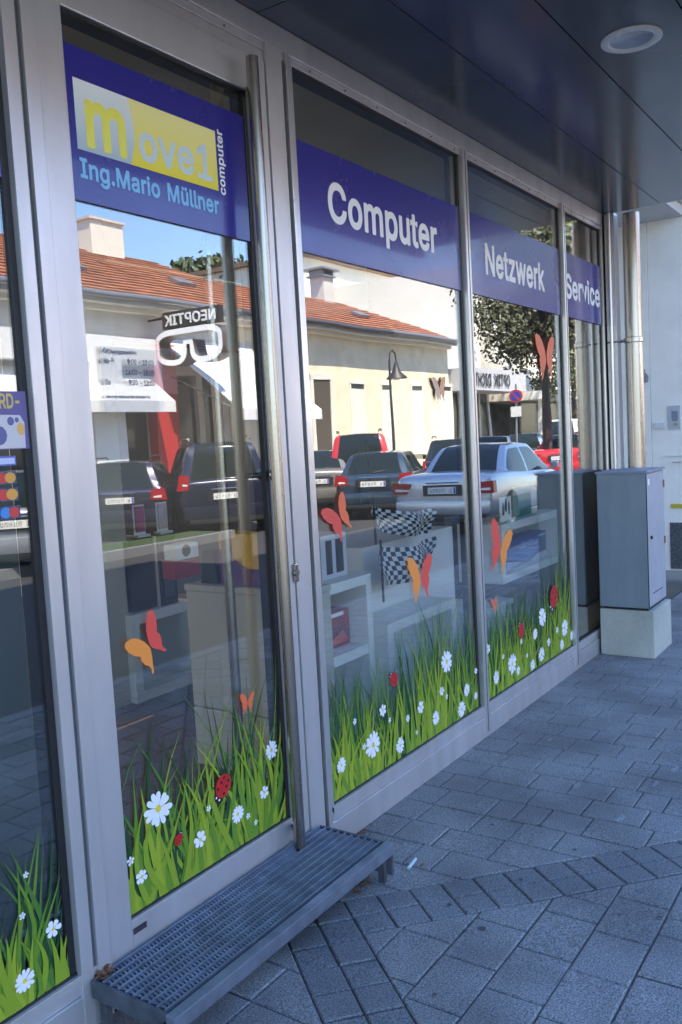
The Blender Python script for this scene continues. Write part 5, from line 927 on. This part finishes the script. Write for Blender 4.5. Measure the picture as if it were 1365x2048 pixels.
# ---- cars
TYRE = mat('tyre', (.015, .015, .016), .8); RIM = mat('alloy', (.45, .45, .47), .3, .8); CGL = mat('car_glass', (.012, .018, .016), .03, spec=.45); TL = mat('tail_light', (.40, .012, .014), .12, coat=1); TRIM = mat('car_trim', (.02, .02, .022), .5); PLT = mat('plate_white', (.82, .82, .8), .4); PBL = mat('plate_blue', (.03, .08, .5), .4); CHR = mat('chrome', (.7, .7, .7), .12, 1)
def car(x, y, phi, kind, paint, label, L=4.4, Wd=1.78, H=1.45, detail=True, plate=True):
    o = empty('parked_car', (x, y, -.115), phi, label=label, cat='car', group='cars parked across the street'); hw = Wd/2
    bel = .62*H+.02; bel = {'sedan': .93, 'wagon': .93, 'suv': 1.05, 'hatch': .92, 'van': 1.05}[kind]; deck = {'sedan': 1.02, 'wagon': .97, 'suv': 1.08, 'hatch': .96, 'van': 1.1}[kind]; hood = {'sedan': .92, 'wagon': .92, 'suv': 1.05, 'hatch': .95, 'van': 1.15}[kind]
    rb0, rt0, rt1, rf1 = {'sedan': (.85, 1.55, 2.75, 3.45), 'wagon': (.12, .42, 2.9, 3.5), 'suv': (.12, .40, 2.75, 3.4), 'hatch': (.12, .55, 2.5, 3.2), 'van': (.05, .15, 3.2, 3.9)}[kind]
    st_ = [(0, deck-.10, .90), (.05, deck-.03, .955), (.30, deck, .985), (rb0+.15, deck if kind == 'sedan' else deck-.01, 1), (1.8, bel+.02, 1), (rf1-.25, bel+.01, .995), (rf1+.05, hood, .98), (L-.35, hood-.10, .94), (L-.06, hood-.25, .86), (L, hood-.32, .80)]
    prof = [(0, .20), (.80, .19), (.95, .26), (1.0, .42), (1.015, .62), (.985, .80), (.95, .94), (.86, 1.0), (0, 1.012)]
    mb = MB(); n = len(prof); full = 2*n-2
    for sx, zt, kw in st_:
        ring = [(hw*kw*p, .0+(z*zt if z > .5 else z)) for p, z in prof]
        if sx == 0: ring = [(a*1.0, max(b, .30)) for a, b in ring]
        if sx == L: ring = [(a, max(b, .32)) for a, b in ring]
        pts = ring+[(-a, b) for a, b in ring[-2:0:-1]]
        mb.v += [(sx, a, b) for a, b in pts]
    for i in range(len(st_)-1):
        for j in range(full): mb.f.append((i*full+j, (i+1)*full+j, (i+1)*full+(j+1) % full, i*full+(j+1) % full)); mb.m.append(0)
    mb.f.append(tuple(range(full))); mb.f.append(tuple(range(len(mb.v)-1, len(mb.v)-full-1, -1))); mb.m += [0, 0]
    b = mb.build('body', paint, o, smooth=True)
    md = b.modifiers.new('s', 'SUBSURF'); md.levels = md.render_levels = 2
    # greenhouse: lofted shell, screens and side windows of glass, roof and pillars in body colour
    gb, gt = hw*.90, hw*.70; zb, zt = bel-.03, H-.02; GL_, RF_ = MB(), MB(); us = [0, .12, .3, .5, .7, .85, 1]
    xs_ = [rb0+(rt0-rb0)*u for u in us]+[rt0+(rt1-rt0)*u for u in (.15, .3, .42, .48, .54, .6, .75, .88)]+[rt1+(rf1-rt1)*u for u in (0, .15, .3, .5, .7, .88, 1)]
    rows = []
    for xx in xs_:
        if xx <= rt0: f = 1-(1-(xx-rb0)/(rt0-rb0))**1.45
        elif xx < rt1: f = 1+.035*math.sin(math.pi*(xx-rt0)/(rt1-rt0))
        else: f = 1-((xx-rt1)/(rf1-rt1))**1.45
        h_ = (zt-zb)*f; w_ = gb+(gt-gb)*min(1, f); zc = zb+h_; r_ = min(.09, h_*.45)
        half = [(gb, zb), (gb+(w_-gb)*.5+.012, zb+(h_-r_)*.5), (w_+.005, zc-r_), (w_-.035, zc-r_*.3), (w_*.78, zc), (w_*.4, zc+.012), (0, zc+.016)]
        rows.append([(xx, a, b) for a, b in half]+[(xx, -a, b) for a, b in half[-2::-1]])
    m_ = len(rows[0]); allv = [v for r in rows for v in r]; GL_.v = list(allv); RF_.v = list(allv)
    for i in range(len(rows)-1):
        xm = (xs_[i]+xs_[i+1])/2; bp = abs(xm-(rt0+(rt1-rt0)*.51)) < (rt1-rt0)*.035; roofx = rt0-.02 < xm < rt1+.02
        qp = kind != 'sedan' and rt0+(rt1-rt0)*.0 < xm < rt0+(rt1-rt0)*.15
        for j in range(m_-1):
            k_ = min(j, m_-2-j); f = (i*m_+j, (i+1)*m_+j, (i+1)*m_+j+1, i*m_+j+1)
            painted = (k_ == 2 or (k_ == 3 and not False)) or (k_ >= 4 and roofx) or (k_ < 2 and (bp or qp or (xm < rb0+.16 and kind != 'sedan') or xm < rb0+(rt0-rb0)*.25))
            (RF_ if painted else GL_).f.append(f); (RF_ if painted else GL_).m.append(0)
    GL_.build('windows', CGL, o, smooth=True); RF_.build('roof', paint, o, smooth=True)
    for sgn in (1, -1):
        box('seat', (1.9, sgn*.38-.24, .5), (2.05, sgn*.38+.24, bel+.32), TRIM, o, .05)
    for wx in (.82, L-.82):
        for sgn in (1, -1):
            yy = sgn*(hw-.10); w = empty('wheel', (wx, yy, .31)); w.parent = o
            MB().lathe([(.20, -.105), (.29, -.10), (.315, -.06), (.315, .06), (.29, .10), (.20, .105)], (0, 0, 0), 'Y', 24).build('tyre', TYRE, w, smooth=True)
            MB().lathe([(0, sgn*.07), (.05, sgn*.09), (.18, sgn*.095), (.205, sgn*.10), (.205, -sgn*.05), (0, -sgn*.05)], (0, 0, 0), 'Y', 16).build('rim', RIM, w)
            MB().add([(wx+.36*math.cos(math.pi*i/12), sgn*(hw+.012), .31+.36*math.sin(math.pi*i/12)) for i in range(13)]+[(wx-.36, sgn*(hw+.012), .2), (wx+.36, sgn*(hw+.012), .2)], [tuple(range(15))]).build('wheel_arch', TRIM, o)
    zl = {'sedan': .78, 'wagon': .82, 'suv': 1.0, 'hatch': .82, 'van': .9}[kind]
    for sgn in (1, -1):
        if kind == 'sedan': P = [(hw*.62, zl+.08), (hw*.97, zl+.10), (hw*.985, zl-.10), (hw*.72, zl-.10)]
        elif kind == 'suv': P = [(hw*.74, zl+.14), (hw*.93, zl+.16), (hw*.99, zl-.14), (hw*.76, zl-.12)]
        else: P = [(hw*.66, zl+.10), (hw*.93, zl+.13), (hw*.985, zl-.10), (hw*.64, zl-.08)]
        MB().prism([(sgn*a, c) for a, c in P], lambda u, v, d: (d+abs(u)*.0, u, v), -.012, .14).build('tail_light', TL, o)
        MB().prism([(sgn*(P[0][0]+.04), zl-.02), (sgn*(P[1][0]-.05), zl-.01), (sgn*(P[1][0]-.05), zl-.05), (sgn*(P[0][0]+.04), zl-.05)], lambda u, v, d: (d, u, v), -.018, .1).build('reverse_light', PLT, o)
        MB().box((rf1-.25, sgn*(hw*.98), bel-.02), (rf1-.12, sgn*(hw+.16), bel+.12), 0, .03).build('mirror', paint, o)
        MB().prism([(sgn*hw*.6, hood-.30), (sgn*hw*.86, hood-.28), (sgn*hw*.88, hood-.42), (sgn*hw*.6, hood-.44)], lambda u, v, d: (d, u, v), L-.12, L+.0).build('headlight', PLT, o)
    bm_ = MB().box((-.085, -hw*.9, .34), (.12, hw*.9, .56), 0, .05).build('bumper', paint, o, smooth=True); MB().box((-.07, -hw*.8, .24), (.1, hw*.8, .35), 0, .03).build('bumper_skirt', TRIM, o)
    if plate:
        zp = .74 if kind in ('sedan', 'wagon', 'suv', 'hatch') else .6
        rc = box('plate_recess', (-.022, -.36, zp-.09), (.03, .36, zp+.09), TRIM, o); pp = box('number_plate', (-.032, -.26, zp-.055), (-.0235, .26, zp+.055), PLT, o)
        box('country_strip', (-.0335, .22, zp-.05), (-.0325, .255, zp+.05), PBL, pp)
        ink_ = MB(); R_ = random.Random(int(x*100))
        for i in range(7):
            if i in (1,): continue
            ya_ = .19-i*.062; ink_.box((-.0335, ya_-.04, zp-.032), (-.0326, ya_-.032, zp+.032)); ink_.box((-.0335, ya_-.012, zp-.032), (-.0326, ya_-.004, zp+.032)); ink_.box((-.0336, ya_-.034, zp+(-.032, .0, .024)[i % 3]), (-.0327, ya_-.010, zp+(-.024, .008, .032)[i % 3]))
        ink_.build('plate_characters', BLK, pp)
        MB().tube([(-.02, -.3, zp+.13), (-.02, .3, zp+.13)], .014, 6).build('boot_trim', CHR, o)
    if kind in ('suv', 'wagon'):
        for sgn in (1, -1): MB().tube([(rt0+.1, sgn*(gt-.06), zt+.06), (rt0+.25, sgn*(gt-.06), zt+.11), (rt1-.3, sgn*(gt-.06), zt+.11), (rt1-.1, sgn*(gt-.06), zt+.06)], .018, 6).build('roof_rail', CHR if kind == 'suv' else TRIM, o, smooth=True)
    MB().tube([(rb0+.02, 0, zb+.07), (rb0+.1, .3, zb+.13)], .01, 5).build('rear_wiper', TRIM, o)
    return o
def paint(n, c, metal=.4): return mat(n, c, .28, metal, .5, coat=.8)
NAVY, DSUV, SILV, BEIG, DBLU, CRED, BLKP, WVAN = paint('navy_paint', (.025, .025, .055)), paint('suv_paint', (.022, .025, .05)), paint('silver_paint', (.46, .48, .53), .6), paint('champagne_paint', (.33, .31, .28), .6), paint('blue_paint', (.03, .055, .09)), paint('red_paint_car', (.55, .02, .025), .1), paint('black_paint', (.02, .022, .026)), paint('white_paint', (.75, .74, .72), 0)
def dg(v): return -math.radians(v)
car(*(11.0741, -10.6106), dg(41), 'wagon', NAVY, 'dark navy estate car, rearmost at the left of the reflection')
car(*(12.3505, -9.0958), dg(49), 'suv', DSUV, 'dark off-road car with chrome roof rails beside the navy estate', L=4.4, Wd=1.85, H=1.74)
car(*(7.3932, -8.5533), dg(50), 'wagon', SILV, 'silver estate car reflected in the left window')
car(*(16.2468, -9.7735), dg(36), 'sedan', BEIG, 'champagne saloon parked right of the off-road car', H=1.42)
car(*(14.9382, -7.4338), dg(24), 'hatch', DBLU, 'dark blue hatchback behind the silver saloon', L=4.0, Wd=1.66, H=1.36)
car(*(17.6683, -9.465), dg(33), 'wagon', CRED, 'red estate car with roof rails before the yellow house', H=1.78)
car(*(12.8631, -4.798), dg(5), 'sedan', SILV, 'silver saloon parked parallel to the kerb, nearest in the Computer window', L=4.65, Wd=1.82, H=1.45)
car(*(21.6089, -9.0138), dg(25), 'wagon', BLKP, 'black estate car whose roof shows above the silver saloon', H=1.52)
car(*(27.7857, -10.6077), dg(22), 'hatch', WVAN, 'white hatchback beyond the black estate car', H=1.48)
car(*(31.2568, -10.8441), dg(20), 'hatch', DBLU, 'dark hatchback before the lettered fascia', H=1.5)
car(*(26.1668, -7.6584), dg(14), 'sedan', CRED, 'red saloon at the right beyond the tree trunk', H=1.42)
car(*(36.8518, -11.5166), dg(12), 'van', WVAN, 'white van furthest along the row', L=4.9, Wd=1.9, H=2.0)
car(*(29.6267, -7.9112), dg(6), 'hatch', NAVY, 'dark hatchback reflected in the narrow end window', H=1.5)
